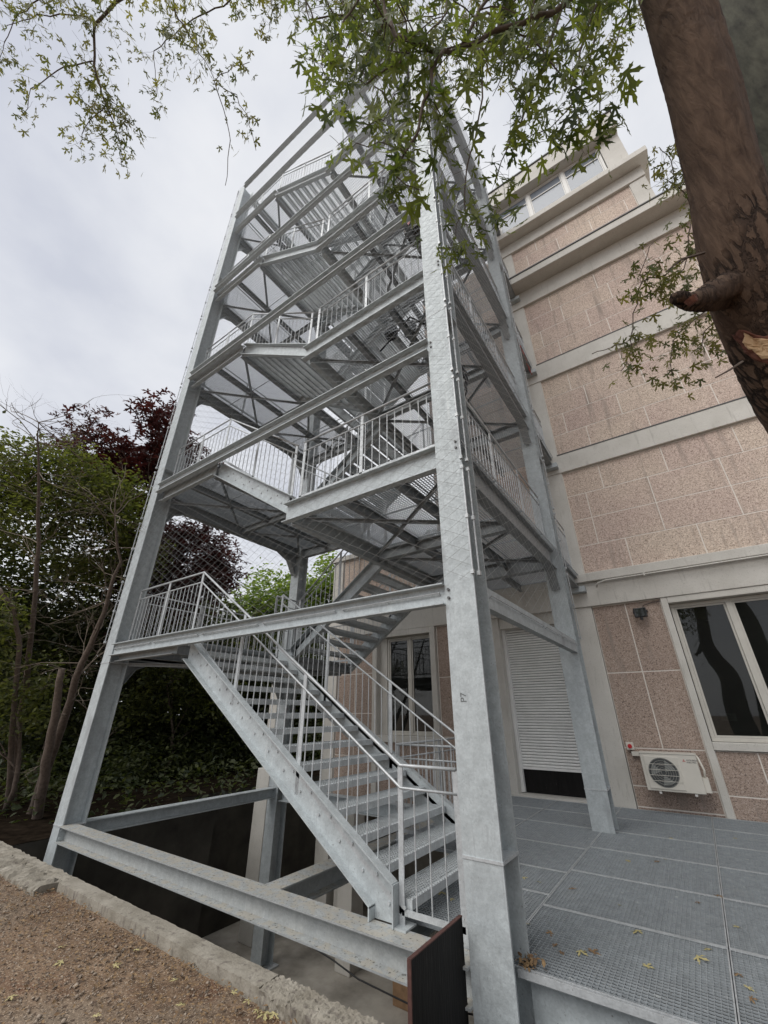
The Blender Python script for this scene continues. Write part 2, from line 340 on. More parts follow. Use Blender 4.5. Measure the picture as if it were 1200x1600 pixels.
# ------------------------------------------------------------------ the setting: ground, kerb, pit
GZ = -0.27
PX0, PX1, PY0, PY1, PZ = -8.95, 6.0, 2.93, 22.0, -3.0
def build_ground():
    mb = MB()
    def patch(x0, x1, y0, y1, st, amp):
        nx = max(1, int((x1 - x0) / st)); ny = max(1, int((y1 - y0) / st)); b = len(mb.v)
        for j in range(ny + 1):
            for i in range(nx + 1):
                x = x0 + (x1 - x0) * i / nx; y = y0 + (y1 - y0) * j / ny
                z = GZ
                if amp and 0 < i < nx and 0 < j < ny:
                    z += amp * (math.sin(x * 2.1 + 1.3 * math.sin(y * 1.7)) * .5 + math.sin(y * 3.3 + x * 1.1) * .35) + NR.normal() * amp * .16
                mb.v.append((x, y, z))
        for j in range(ny):
            for i in range(nx):
                a = b + j * (nx + 1) + i; mb.f.append((a, a + 1, a + nx + 2, a + nx + 1))
    patch(-14, 4, -2, 2.95, .045, .016)
    patch(-14, 4, -60, -2, 60, 0); patch(-400, -14, -400, 2.95, 900, 0); patch(4, 400, -60, 2.95, 900, 0); patch(-14, 400, -400, -60, 900, 0)
    patch(PX1, 400, 2.95, 400, 900, 0); patch(PX0, PX1, PY1, 400, 900, 0)
    o = mb.build('ground', M['dirt'], smooth=True); tag(o, kind='structure')
    mb = MB(); mb.add([(-400, 2.95, GZ), (PX0, 2.95, GZ), (PX0, 6.6, GZ), (-400, 6.6, GZ)], [(0, 1, 2, 3)]); mb.add([(-400, 6.6, GZ), (-10.4, 6.6, GZ), (-10.4, 400, GZ), (-400, 400, GZ)], [(0, 1, 2, 3)]); mb.add([(-10.4, 22, GZ), (PX0, 22, GZ), (PX0, 400, GZ), (-10.4, 400, GZ)], [(0, 1, 2, 3)])
    tag(mb.build('soil', M['soil']), kind='structure')
    mb = MB(); mb.add([(-10.5, PY0, PZ), (PX1, PY0, PZ), (PX1, PY1, PZ), (-10.5, PY1, PZ)], [(0, 1, 2, 3)])
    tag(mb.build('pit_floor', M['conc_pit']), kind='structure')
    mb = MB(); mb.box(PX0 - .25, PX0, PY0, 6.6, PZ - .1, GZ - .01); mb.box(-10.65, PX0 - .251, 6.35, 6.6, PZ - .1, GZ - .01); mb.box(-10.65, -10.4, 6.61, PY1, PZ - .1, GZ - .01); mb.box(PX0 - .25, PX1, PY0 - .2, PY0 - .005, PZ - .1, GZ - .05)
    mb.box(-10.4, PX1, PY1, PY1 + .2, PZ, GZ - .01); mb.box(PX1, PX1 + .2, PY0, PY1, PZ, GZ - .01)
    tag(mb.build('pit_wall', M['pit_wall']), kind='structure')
    # a low ledge in the pit, along its front wall
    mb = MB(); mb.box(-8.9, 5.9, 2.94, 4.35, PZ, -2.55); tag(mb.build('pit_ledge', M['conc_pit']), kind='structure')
build_ground()

def rough_block(name, x0, x1, y0, y1, z0, z1, amp, matl, parent, st=.05, skew=0.):
    bm = bmesh.new(); bmesh.ops.create_cube(bm, size=1)
    for v in bm.verts: v.co = Vector((x0 + (v.co.x + .5) * (x1 - x0), y0 + (v.co.y + .5) * (y1 - y0), z0 + (v.co.z + .5) * (z1 - z0)))
    n = max(2, int((x1 - x0) / st))
    ex = [e_ for e_ in bm.edges if abs(e_.verts[0].co.x - e_.verts[1].co.x) > .01]
    bmesh.ops.subdivide_edges(bm, edges=ex, cuts=n, use_grid_fill=True)
    ey = [e_ for e_ in bm.edges if abs(e_.verts[0].co.y - e_.verts[1].co.y) > .01]; bmesh.ops.subdivide_edges(bm, edges=ey, cuts=3 if st > .02 else 12, use_grid_fill=True)
    ez = [e_ for e_ in bm.edges if abs(e_.verts[0].co.z - e_.verts[1].co.z) > .02]; bmesh.ops.subdivide_edges(bm, edges=ez, cuts=2 if st > .02 else 7, use_grid_fill=True)
    for v in bm.verts:
        if v.co.z > z0 + .01: v.co += Vector((0, R_.gauss(0, amp), R_.gauss(0, amp) - (amp * 2 if (abs(v.co.y - y0) < .02) else 0)))
    me = bpy.data.meshes.new(name); bm.to_mesh(me); bm.free(); me.materials.append(matl); me.polygons.foreach_set('use_smooth', [False] * len(me.polygons))
    o = bpy.data.objects.new(name, me); col.objects.link(o)
    if parent: link(o, parent)
    return o
kerb = empty('kerb', (-6, 2.8, GZ)); tag(kerb, kind='structure')
M['conc_kerb'] = mat('kerb_concrete', (.19, .17, .135), .95, 0, color2=(.3, .275, .23), vscale=4, bump=.7, bscale=45)
mixc(M['conc_kerb'], noise_mask(8, .56, .7, (2.5, 2.5, .8)), (.15, .13, .11))
rough_block('kerb_block', -6.35, -2.97, 2.76, 2.93, GZ - .1, -.19, .0018, M['conc_kerb'], kerb)
rough_block('kerb_block', -2.95, -1.1, 2.74, 2.93, GZ - .1, -.185, .0045, M['conc_kerb'], kerb, .014)
rough_block('kerb_block', -1.09, 3.5, 2.76, 2.93, GZ - .1, -.19, .002, M['conc_kerb'], kerb, .2)
rough_block('kerb_block', -14, -6.38, 2.78, 2.95, GZ - .1, -.2, .006, M['conc_kerb'], kerb)
rb = rough_block('rubble_lump', -8.1, -6.4, 2.55, 2.8, GZ - .1, -.2, .012, M['conc_kerb'], None, .03)
tag(rb, 'broken rough concrete lump against the kerb by the left steel column', 'concrete lump')

# ------------------------------------------------------------------ leaf and gravel scatter
def scatter(name, proto_v, proto_f, pos, size, rotm, matl, parent=None, tone=None, smooth=False):
    "many copies of a small outline in one mesh; pos (n,3), size (n,), rotm (n,3,3)"
    n = len(pos); pv = np.asarray(proto_v, float); k = len(pv)
    V = np.einsum('nij,kj->nki', rotm, pv) * np.asarray(size)[:, None, None] + np.asarray(pos)[:, None, :]
    V = V.reshape(-1, 3)
    loops = []; starts = []; tot = []; c = 0
    for f_ in proto_f: loops.append(f_); tot.append(len(f_))
    lf = np.concatenate([np.array(f_) for f_ in proto_f]); L1 = len(lf)
    allloops = (lf[None, :] + (np.arange(n) * k)[:, None]).ravel()
    tots = np.tile(np.array(tot), n); st = np.concatenate([[0], np.cumsum(tots)[:-1]])
    me = bpy.data.meshes.new(name); me.vertices.add(len(V)); me.vertices.foreach_set('co', V.ravel().astype(np.float32))
    me.loops.add(len(allloops)); me.loops.foreach_set('vertex_index', allloops.astype(np.int32))
    me.polygons.add(len(tots)); me.polygons.foreach_set('loop_start', st.astype(np.int32)); me.polygons.foreach_set('loop_total', tots.astype(np.int32))
    if smooth: me.polygons.foreach_set('use_smooth', [True] * len(tots))
    me.update(calc_edges=True); me.materials.append(matl)
    at_ = me.attributes.new('tone', 'FLOAT', 'POINT')
    tn = NR.random(n) if tone is None else tone
    at_.data.foreach_set('value', np.repeat(tn, k).astype(np.float32))
    o = bpy.data.objects.new(name, me); col.objects.link(o)
    if parent: link(o, parent)
    return o

def rand_rot(n, tilt=math.pi):
    "random rotations: yaw anywhere, tilt up to the given angle"
    a = NR.random(n) * 2 * np.pi; b = NR.normal(0, 1, n) * tilt * .5; c = NR.random(n) * 2 * np.pi
    def rz(t): z = np.zeros_like(t); o = np.ones_like(t); return np.stack([np.cos(t), -np.sin(t), z, np.sin(t), np.cos(t), z, z, z, o], -1).reshape(-1, 3, 3)
    def rx(t): z = np.zeros_like(t); o = np.ones_like(t); return np.stack([o, z, z, z, np.cos(t), -np.sin(t), z, np.sin(t), np.cos(t)], -1).reshape(-1, 3, 3)
    return rz(a) @ rx(b) @ rz(c)

# silver maple leaf: five deeply cut pointed lobes, petiole at the origin, tip along +Y, unit length
def maple_leaf():
    lobes = [(-118, .45, .075), (-58, .8, .1), (0, 1.05, .115), (58, .8, .1), (118, .45, .075)]
    pts = []
    for i, (ang, ln, w) in enumerate(lobes):
        a = math.radians(ang)
        def q(t, s): return (math.sin(a) * ln * t + math.cos(a) * s, .12 + math.cos(a) * ln * t - math.sin(a) * s)
        pts += [q(.45, -w * .8), q(.68, -w * 1.5), q(.72, -w * .7), q(1, 0), q(.72, w * .7), q(.68, w * 1.5), q(.45, w * .8)]
        if i < 4:
            b_ = math.radians((ang + lobes[i + 1][0]) / 2); pts.append((math.sin(b_) * .17, .12 + math.cos(b_) * .17))
    pts.append((0.02, -.02)); pts.append((-.02, -.02))
    v = [(0, .14, 0.0)] + [(x, y, -.22 * (x * x) - .12 * max(0, y - .3) ** 2 + (.015 if i % 2 else 0)) for i, (x, y) in enumerate(pts)]
    n = len(pts); f = [(0, i + 1, (i + 1) % n + 1) for i in range(n)]
    v += [(0, .14, .004), (.006, -.5, .03), (-.006, -.5, .03)]; f.append((n + 1, n + 2, n + 3))      # petiole
    return v, f
# lobe order runs clockwise; flip to make +Z the upper side
LEAF_V, LEAF_F = maple_leaf()
SMALL_V = [(0, 0, 0), (.16, .45, .05), (0, 1, -.05), (-.16, .45, .05), (.42, .7, -.04), (-.42, .7, -.04), (.1, .35, .02), (-.1, .35, .02)]
SMALL_F = [(0, 1, 2), (0, 2, 3), (6, 4, 1), (7, 3, 5)]
OVAL_V = [(0, 0, 0), (.26, .38, .06), (.16, .8, 0), (0, 1, -.06), (-.16, .8, 0), (-.26, .38, .06)]
OVAL_F = [(0, 1, 2, 3), (0, 3, 4, 5)]

def gravel():
    n = 17000
    x = NR.uniform(-8.5, -1.2, n); y = NR.uniform(-.2, 2.72, n)
    s = np.clip(NR.lognormal(-5.15, .5, n), .0025, .024)
    pv = [(1, 0, 0), (-1, 0, 0), (0, 1, 0), (0, -1, 0), (.1, .1, .7), (0, 0, -.7)]; pf = [(0, 2, 4), (2, 1, 4), (1, 3, 4), (3, 0, 4), (2, 0, 5), (1, 2, 5), (3, 1, 5), (0, 3, 5)]
    o = scatter('gravel', pv, pf, np.stack([x, y, np.full(n, GZ + .012)], -1), s, rand_rot(n, .6), M['pebble'], smooth=False); tag(o, 'loose gravel on the brown dirt', kind='stuff')
    n = 3600
    x = NR.uniform(-9, -1.2, n); y = 2.74 - np.abs(NR.normal(0, .5, n))
    o = scatter('leaf_litter', OVAL_V, OVAL_F, np.stack([x, y, GZ + .02 + NR.random(n) * .015], -1), NR.uniform(.012, .04, n), rand_rot(n, .7), M['dry_leaf']); tag(o, 'dry brown leaf litter along the kerb', kind='stuff')
gravel()

# ------------------------------------------------------------------ steel stair tower
CX0, CX1 = -8.36, -1.52          # column axes in x
FY0, FY1 = 3.4, 7.92             # front and rear face of the tower
F = [4.25, 7.42, 10.62, 13.8, 17.0]            # floors (right half)
LD = [2.5, 5.8, 8.98, 12.2, 15.45]               # half landings (left half)
FRONT = [2.6, 5.87, 9.07, 12.38, 16.05, 17.9]       # top of the front beams
XL, XR = -6.35, -4.1             # flights run between these
tower = empty('stair_tower', (-5, 5.7, 0), 'tall galvanised steel fire escape stair tower netted with steel cable', 'stair tower')
WELL0, WELL1 = 5.34, 5.92

def grate_mesh(name, w, d, pitch_x=.034, pitch_y=.034, h=.03, t=.0035, kick=0):
    "welded grating: bearing bars along y, thin cross bars along x, a flat frame"
    mb = MB()
    nx = int(round(w / pitch_x)); ny = int(round(d / pitch_y))
    for i in range(1, nx): x = w * i / nx; mb.box(x - t / 2, x + t / 2, .004, d - .004, -h, 0)
    cw = .0025 if pitch_y < .04 else .0018
    for j in range(1, ny): y = d * j / ny; mb.box(.004, w - .004, y - cw, y + cw, -.009, .0005)
    for x in (0, w): mb.box(max(0, x - .005), min(w, x + .005), 0, d, -h - .002, .001)
    for y in (0, d): mb.box(.005, w - .005, max(0, y - .005), min(d, y + .005), -h - .002, .001)
    me = bpy.data.meshes.new(name); me.from_pydata(mb.v, [], mb.f); me.materials.append(M['galv_grate']); return me
_g = {}
def grate(parent, x0, x1, y0, y1, z, name='grating_panel', coarse=False):
    key = (round(x1 - x0, 3), round(y1 - y0, 3), coarse)
    if key not in _g:
        _g[key] = grate_mesh('grating_panel', x1 - x0, y1 - y0, *((.032, .036) if not coarse else (.042, .05)), h=.03 if not coarse else .021, t=.0034 if coarse else .0035)
    return inst(name, _g[key], (x0, y0, z), parent)

def tread_mesh(w, d=.29):
    mb = MB(); h = .035
    n = int(w / .034)
    for i in range(1, n): y = w * i / n; mb.box(.03, d - .005, y - .0018, y + .0018, -h, 0)
    for j in range(1, 8): x = .03 + (d - .03) * j / 8; mb.box(x - .002, x + .002, .004, w - .004, -.009, .0005)
    mb.box(0, .03, .004, w - .004, -.062, .001)                      # nosing strip
    mb.box(d - .005, d, .004, w - .004, -.05, 0)
    for y in (0, w): mb.box(0, d, max(0, y - .006), min(w, y + .006), -.075, .0015)
    for i in range(int(w / .045)):                                    # raised studs of the nosing
        y = .03 + i * .045; mb.box(.006, .024, y, y + .02, .001, .006)
    me = bpy.data.meshes.new('tread'); me.from_pydata(mb.v, [], mb.f); me.materials.append(M['galv_tread']); return me

BAL = {}
def baluster_mesh(h):
    k = round(h, 2)
    if k not in BAL:
        mb = MB().tube([(0, 0, 0), (0, 0, h)], .0065, 5); me = bpy.data.meshes.new('baluster'); me.from_pydata(mb.v, [], mb.f); me.materials.append(M['galv_rail']); BAL[k] = me
    return BAL[k]
POST = {}
def guard(path, single, posts_end=True, h=1.1, h2=.93, low=.11, parent=None, label=None):
    "guardrail on a polyline of floor points; single = balusters as objects, else joined"
    parent = parent or tower
    P = [Vector(p) for p in path]
    up = Vector((0, 0, 1))
    g = empty('guardrail', tuple(P[0]), parent=parent)
    MB().tube([p + up * h for p in P], .0165, 6).build('handrail', M['galv_rail'], g, smooth=True); MB().tube([p + up * h2 for p in P], .0125, 6).build('middle_rail', M['galv_rail'], g, smooth=True)
    for a, b in zip(P, P[1:]): MB().bar(a + up * low, b + up * low, .012, .04).build('bottom_rail', M['galv_rail'], g)
    if label: g['label'] = label
    bj = MB()
    for a, b in zip(P, P[1:]):
        ln = math.hypot(b.x - a.x, b.y - a.y)
        if ln < .05: continue
        nb = max(1, int(ln / .118)); hh = h2 - low
        for i in range(1, nb):
            q = a.lerp(b, i / nb) + up * low
            if single: inst('baluster', baluster_mesh(hh), q, g)
            else: bj.tube([q, q + up * hh], .0075, 4, False)
        npst = max(1, int(round(ln / 1.15)))
        along_x = abs(b.x - a.x) > abs(b.y - a.y)
        for i in range(0 if a is P[0] else 1, npst + 1):
            q = a.lerp(b, i / npst)
            if i == 0: q = a.lerp(b, .015)
            pm = MB()
            w = .05; t = .012
            z0 = -.28
            if along_x: pm.box(q.x - w / 2, q.x + w / 2, q.y - t / 2, q.y + t / 2, q.z + z0 * .25, q.z + h - .01)
            else: pm.box(q.x - t / 2, q.x + t / 2, q.y - w / 2, q.y + w / 2, q.z + z0 * .25, q.z + h - .01)
            pm.build('post', M['galv_rail'], g)
    if bj.v: tag(bj.build('balusters', M['galv_rail'], g), kind='stuff')
    return g

TREAD = {}
def flight(x0, z0, x1, z1, y0, y1, n, single, bolts=False, foot=False):
    "stair from (x0,z0) up to (x1,z1): n risers; stringers at y0 and y1"
    dz = (z1 - z0) / n; gx = (x1 - x0) / (n - 1); s = 1 if x1 > x0 else -1
    w = round(y1 - y0 - .05, 3)
    if w not in TREAD: TREAD[w] = tread_mesh(w)
    for i in range(1, n):
        xn = x0 + gx * (i - 1) ; z = z0 + dz * i
        if s > 0: inst('tread', TREAD[w], (xn, y0 + .025, z), tower)
        else: inst('tread', TREAD[w], (xn, y1 - .025, z), tower, (0, 0, math.pi))
    sl = dz / gx
    for y, side in ((y0, -1), (y1, 1)):
        xs, xe = x0 - s * .1, x1 + s * .02
        zc = lambda x: z0 + dz + (x - x0) * sl - .13
        H = .31
        mb = MB()
        if foot:                                                       # the foot is cut level at the base beam and has a vertical end plate
            xf = x0 + s * .12; top = zc(xf) + H / 2
            xb = x0 + (.09 - dz + .13 + H / 2) / sl
            mb.prism([(xf, z0 + .005), (xf, top), (xe, zc(xe) + H / 2), (xe, zc(xe) - H / 2), (xb, z0 + .09), (xb, z0 + .005)], y - .006, y + .006)
            mb.vbar((xf, y + side * .045, zc(xf) + H / 2), (xe, y + side * .045, zc(xe) + H / 2), .09, .014)
            mb.vbar((xb, y + side * .045, zc(xb) - H / 2), (xe, y + side * .045, zc(xe) - H / 2), .09, .014)
            mb.box(xf, xf + .012, min(y, y + side * .09), max(y, y + side * .09), z0 + .004, top)
            mb.box(xb - .012, xb, min(y, y + side * .09), max(y, y + side * .09), z0 + .004, z0 + .09)
            mb.box(xf + .012, xf + .12, y - .08, y + .08, z0 + .001, z0 + .014)
        else:
            mb.vbar((xs, y, zc(xs)), (xe, y, zc(xe)), .012, H)
            for off in (H / 2, -H / 2): mb.vbar((xs, y + side * .04, zc(xs) + off), (xe, y + side * .04, zc(xe) + off), .09, .014)
        st = mb.build('stringer', M['galv'], tower)
        if bolts:
            bm_ = MB()
            for i in range(1, n):
                for dx in (.05, .2):
                    xx = x0 + gx * (i - 1) + s * dx; zc_ = z0 + dz * i - .045
                    bm_.tube([(xx, y + side * .006, zc_), (xx, y + side * .018, zc_)], .013, 6)
            tag(bm_.build('bolts', M['galv_rail'], st), kind='stuff')
    up_ = Vector((0, 0, 1)); zf = lambda x: z0 + dz + (x - x0) * sl
    return zf

# columns: H sections, flanges facing front and back, splice plates
def column(cx, yf, depth, zt=17.95, w=.3, splice=(.57,), plate=True):
    mb = MB(); yb = yf + depth if depth > 0 else yf
    y0, y1 = (yf, yf + depth)
    mb.box(cx - w / 2, cx + w / 2, y0, y0 + .019, PZ, zt); mb.box(cx - w / 2, cx + w / 2, y1 - .019, y1, PZ, zt)
    mb.box(cx - .0055, cx + .0055, y0 + .019, y1 - .019, PZ, zt)
    o = mb.build('column', M['galv'], tower)
    for z in splice: MB().box(cx - w / 2 - .004, cx + w / 2 + .006, y0 - .006, y1 + .004, z - .009, z + .009).build('splice_plate', M['galv_rail'], o)
    MB().box(cx - .24, cx + .24, y0 - .08, y1 + .08, PZ + .001, PZ + .03).build('base_plate', M['galv_rail'], o)
    for z in (6.3, 12.9): MB().box(cx - w / 2 - .002, cx + w / 2 + .002, y0 - .003, y1 + .003, z - .004, z + .004).build('splice_plate', M['galv_rail'], o)
    return o
near_col = column(CX1 + .0, FY0, .32); 
column(CX0, FY0, .32, splice=(-.02, 2.3))
column(CX1, FY1 - .32, .32, splice=(.5,)); column(CX0, FY1 - .32, .32, splice=(.02,))
cb = MB()
for zq in FRONT[:5]:
    for dzq in (.06, .14): cb.tube([(CX1 - .11, FY0 - .016, zq - dzq), (CX1 - .11, FY0 + .001, zq - dzq)], .014, 6)
for zq in F[:4]:
    for dzq in (.1, .18): cb.tube([(CX1 + .1, FY0 - .016, zq - dzq), (CX1 + .1, FY0 + .001, zq - dzq)], .014, 6)
M['bolt'] = mat('dark_bolt', (.1, .1, .1), .5, .4)
tag(cb.build('bolts', M['bolt'], near_col), kind='stuff')

def chan_part(name, a, b, w, h, side, parent=tower, matl='galv', rods=False, outward=None):
    mb = MB().chan(a, b, w, h, side); o = mb.build(name, M[matl], parent)
    if rods:                                                          # rods that hold the net's edge, on small lugs
        a = Vector(a); b = Vector(b); d = (b - a); ln = d.length; d.normalize(); o_ = Vector(outward)
        rm = MB(); n = max(1, int(ln / 1.3)); seg = ln / n
        for i in range(n):
            p = a + d * (i * seg + .06) + o_; q = a + d * ((i + 1) * seg - .06) + o_
            rm.tube([p, q], .007, 5)
            for t_ in (p, (p + q) / 2, q): rm.tube([t_ - Vector(outward) * .95, t_ + Vector(outward) * .15], .007, 5)
        rm.build('net_rod', M['galv_rail'], o)
    return o
for z in FRONT:                                                      # long front beams
    h = .2
    chan_part('front_beam', (CX0 + .15, FY0 + .03, z - h / 2), (CX1 - .15, FY0 + .03, z - h / 2), .08, h, 1, rods=True, outward=(0, -.035, .02))
    if z > 17: chan_part('rear_beam', (CX0 + .15, FY1 - .16, z - h / 2), (CX1 - .15, FY1 - .16, z - h / 2), .08, h, 1)
z = FRONT[0]
chan_part('side_beam', (CX1 + .13, FY0 + .32, z - .1), (CX1 + .13, FY1 - .32, z - .1), .08, .2, -1, rods=True, outward=(.035, 0, .02))
for z in (FRONT[0], FRONT[-1]):
    MB().hbeam((CX0, FY0 + .32, z - .12), (CX0, FY1 - .32, z - .12), .15, .24).build('side_beam', M['galv'], tower)
MB().hbeam((CX1, FY0 + .32, FRONT[-1] - .12), (CX1, FY1 - .32, FRONT[-1] - .12), .15, .24).build('side_beam', M['galv'], tower)

def haunch(x, y, z, dy, s=.5):
    MB().prism([(y, z), (y + dy * s * 1.2, z), (y + dy * s * .55, z - s * .28), (y + dy * .04, z - s), (y, z - s)], x - .008, x + .008, 'x').build('haunch_plate', M['galv_beam'], tower)
    mb = MB(); pts = [(y + dy * s * 1.2, z), (y + dy * s * .55, z - s * .28), (y + dy * .04, z - s)]
    for (a, b), (c, d) in zip(pts, pts[1:]): mb.bar((x, a, b), (x, c, d), .15, .012, (0, 0, 1) if abs(a - c) > abs(b - d) else (0, 1, 0))
    mb.build('haunch_flange', M['galv_beam'], tower)

def xbrace(x0, x1, y0, y1, z):
    for a, b in (((x0, y0, z), (x1, y1, z)), ((x0, y1, z - .012), (x1, y0, z - .012))):
        mb = MB().bar(a, b, .055, .008); mb.bar(Vector(a) + Vector((0, 0, -.028)), Vector(b) + Vector((0, 0, -.028)), .008, .05); mb.build('brace', M['galv_beam'], tower)

def platform(x0, x1, y0, y1, z, nx, ny, joists):
    dx = (x1 - x0) / nx; dy = (y1 - y0) / ny
    for i in range(nx):
        for j in range(ny): grate(tower, x0 + dx * i + .003, x0 + dx * (i + 1) - .003, y0 + dy * j + .003, y0 + dy * (j + 1) - .003, z, coarse=True)
    for x in joists: MB().hbeam((x, y0 + .05, z - .04 - .07), (x, y1 - .05, z - .04 - .07), .075, .14, .008, .006).build('joist', M['galv_beam'], tower)

for k, z in enumerate(F):
    H = .3; zc = z - .035 - H / 2
    yb = 9.62
    platform(XR, CX1 + .12, FY0 + .12, FY1 - .1, z, 3, 4, (-3.25, -2.4))
    platform(XR + .2, CX1 + .12, FY1 - .1, yb, z, 2, 2, (-2.7,))
    chan_part('floor_beam', (XR - .05, FY0 + .1, zc), (CX1 - .15, FY0 + .1, zc), .08, H, 1)
    chan_part('floor_beam', (XR - .02, FY0 + .18, zc), (XR - .02, FY1 - .1, zc), .08, H, 1)
    MB().hbeam((CX1, FY0 + .32, zc - .03), (CX1, FY1 - .32, zc - .03), .15, H + .06).build('floor_beam', M['galv_beam'], tower)
    MB().hbeam((CX1 + .02, FY1, zc), (CX1 + .02, yb, zc), .14, H * .8).build('floor_beam', M['galv_beam'], tower)
    MB().hbeam((XR + .2, FY1 - .05, zc), (XR + .2, yb, zc), .14, H * .8).build('floor_beam', M['galv_beam'], tower)
    MB().hbeam((XR, FY1 - .2, zc), (CX1 - .15, FY1 - .2, zc), .15, H).build('floor_beam', M['galv_beam'], tower)
    MB().hbeam((XR + .05, 5.66, zc), (CX1 - .01, 5.66, zc), .12, .2).build('floor_beam', M['galv_beam'], tower)
    xbrace(XR + .1, CX1 - .1, FY0 + .3, 5.55, z - .2); xbrace(XR + .1, CX1 - .1, 5.75, FY1 - .35, z - .2)
    haunch(CX1, FY1 - .33, zc - H / 2 - .03, -1, .42); haunch(CX1, FY0 + .33, zc - H / 2 - .03, 1, .3)
    # bolted wall bracket
    mb = MB().box(CX1 - .1, CX1 + .2, 9.45, 9.68, zc - .22, zc - .1); mb.box(CX1 - .1, CX1 + .2, 9.655, 9.69, zc - .3, zc + .1)
    b_ = mb.build('wall_bracket', M['galv'], tower)
    single = k < 1
    guard([(XR + .05, FY0 + .2, z), (CX1 - .2, FY0 + .2, z)], single)
    guard([(CX1 - .02, FY0 + .36, z), (CX1 - .02, FY1 - .36, z)], single)
    guard([(CX1 + .02, FY1 + .05, z), (CX1 + .02, yb - .1, z)], single)
    if k < 4:
        guard([(XR + .1, FY1 - .18, z), (XR + .15, yb - .1, z)], False)
    guard([(XR + .03, WELL0, z), (XR + .03, WELL1, z)], False)
for k, z in enumerate(LD):
    H = .26 if k else .15; zc = z - .035 - H / 2
    platform(CX0 - .1, XL + (.18 if k == 0 else 0), FY0 + .12, FY1 - .1, z, 2, 4, (-7.35,))
    MB().hbeam((CX0, FY0 + .32, zc), (CX0, FY1 - .32, zc), .15, H).build('landing_beam', M['galv_beam'], tower)
    MB().hbeam((XL - .05, FY0 + .18, zc), (XL - .05, FY1 - .2, zc), .1, H).build('landing_beam', M['galv_beam'], tower)
    chan_part('landing_beam', (CX0 + .15, FY0 + .14, zc), (XL, FY0 + .14, zc), .07, H, 1)
    MB().hbeam((CX0 + .15, FY1 - .2, zc), (XL, FY1 - .2, zc), .12, H).build('landing_beam', M['galv_beam'], tower)
    MB().hbeam((CX0 + .05, 5.66, zc), (XL - .1, 5.66, zc), .1, .16).build('landing_beam', M['galv_beam'], tower)
    xbrace(CX0 + .1, XL - .1, FY0 + .3, 5.55, z - .19); xbrace(CX0 + .1, XL - .1, 5.75, FY1 - .35, z - .19)
    haunch(CX0, FY1 - .33, zc - H / 2, -1, .55); haunch(CX0, FY0 + .33, zc - H / 2, 1, .35)
    single = k < 2
    guard([(CX0 + .02, FY0 + .36, z), (CX0 + .02, FY1 - .36, z)], single)
    guard([(CX0 + .2, FY1 - .18, z), (XL, FY1 - .18, z)], False)
    guard([(XL + .02, WELL0, z), (XL + .02, WELL1, z)], False)

def stair_guard(zf, xa, xb, y, single, flat_before=None, flat_after=None):
    pts = []
    if flat_before: pts.append(flat_before)
    pts += [(xa, y, zf(xa)), (xb, y, zf(xb))]
    if flat_after: pts.append(flat_after)
    return guard(pts, single)

FW_ = (FY0 + .2, WELL0)          # front flights between these y
RW_ = (WELL1, FY1 - .2)
# first flight from the deck
X1s = -2.25
zf = flight(X1s, .0, XL + .27, LD[0], *FW_, 15, True, bolts=True, foot=True)
guard([(-1.78, FW_[0], -.02), (-2.33, FW_[0], -.02), (XL + .2, FW_[0], LD[0]), (CX0 + .2, FW_[0], LD[0])], True)
guard([(-2.1, FW_[1], -.02), (-2.33, FW_[1], -.02), (XL + .2, FW_[1], LD[0])], True)
for k in range(5):
    zf = flight(XL + .05, LD[k], XR, F[k], *RW_, 10, True, bolts=(k == 0))
    xa, xb = XL + .05, XR
    guard([(xa, RW_[0], LD[k]), (xb, RW_[0], F[k])], k == 0); guard([(xa, RW_[1], LD[k]), (xb, RW_[1], F[k])], k == 0)
    if k < 4:
        zf = flight(XR - .12, F[k], XL + .02, LD[k + 1], *FW_, 9, True, bolts=(k == 0))
        xa, xb = XR - .08, XL + .02
        guard([(xa, FW_[0], F[k]), (xb, FW_[0], LD[k + 1]), (CX0 + .2, FW_[0], LD[k + 1])], k == 0)
        guard([(xa, FW_[1], F[k]), (xb, FW_[1], LD[k + 1])], k == 0)

# lattice of stainless cable: two families of straight wires on a plane, kinked at the crossings
def net(P0, U, V, w, h, dx=.125, dz=.07, r=.0016, name='cable_net'):
    "P0 corner, U / V unit directions, w x h the rectangle"
    P0 = Vector(P0); U = Vector(U); V = Vector(V); mb = MB(); nrm = U.cross(V)
    sl = dz / dx
    for s in (1, -1):
        c = -h if s == 1 else 0
        c_end = w * sl if s == 1 else 0
        # lines v = s*sl*u + c
        lo = -w * sl if s == 1 else 0; hi = h if s == 1 else h + w * sl
        c = lo + dz
        while c < hi:
            u0, u1 = 0, w
            if s == 1: u0 = max(0, -c / sl); u1 = min(w, (h - c) / sl)
            else: u0 = max(0, (c - h) / sl); u1 = min(w, c / sl)
            if u1 - u0 > .05:
                n = max(1, int((u1 - u0) / .45))
                for i in range(n):
                    a = u0 + (u1 - u0) * i / n; b = u0 + (u1 - u0) * (i + 1) / n
                    pa = P0 + U * a + V * (s * sl * a + c) + nrm * (.0016 * s); pb = P0 + U * b + V * (s * sl * b + c) + nrm * (.0016 * s)
                    d = (pb - pa).normalized(); q = d.cross(nrm).normalized()
                    vs = [p_ + o_ for p_ in (pa, pb) for o_ in (q * r, -q * r * .5 + nrm * r * .87, -q * r * .5 - nrm * r * .87)]
                    mb.add(vs, [(0, 1, 4, 3), (1, 2, 5, 4), (2, 0, 3, 5)])
            c += 2 * dz
    o = mb.build(name, M['cable'], tower); tag(o, kind='stuff'); return o
zt = FRONT[-1]; z0n = FRONT[0]
net((CX0 - .17, FY0 - .035, z0n), (1, 0, 0), (0, 0, 1), CX1 - CX0 + .32, zt - z0n)
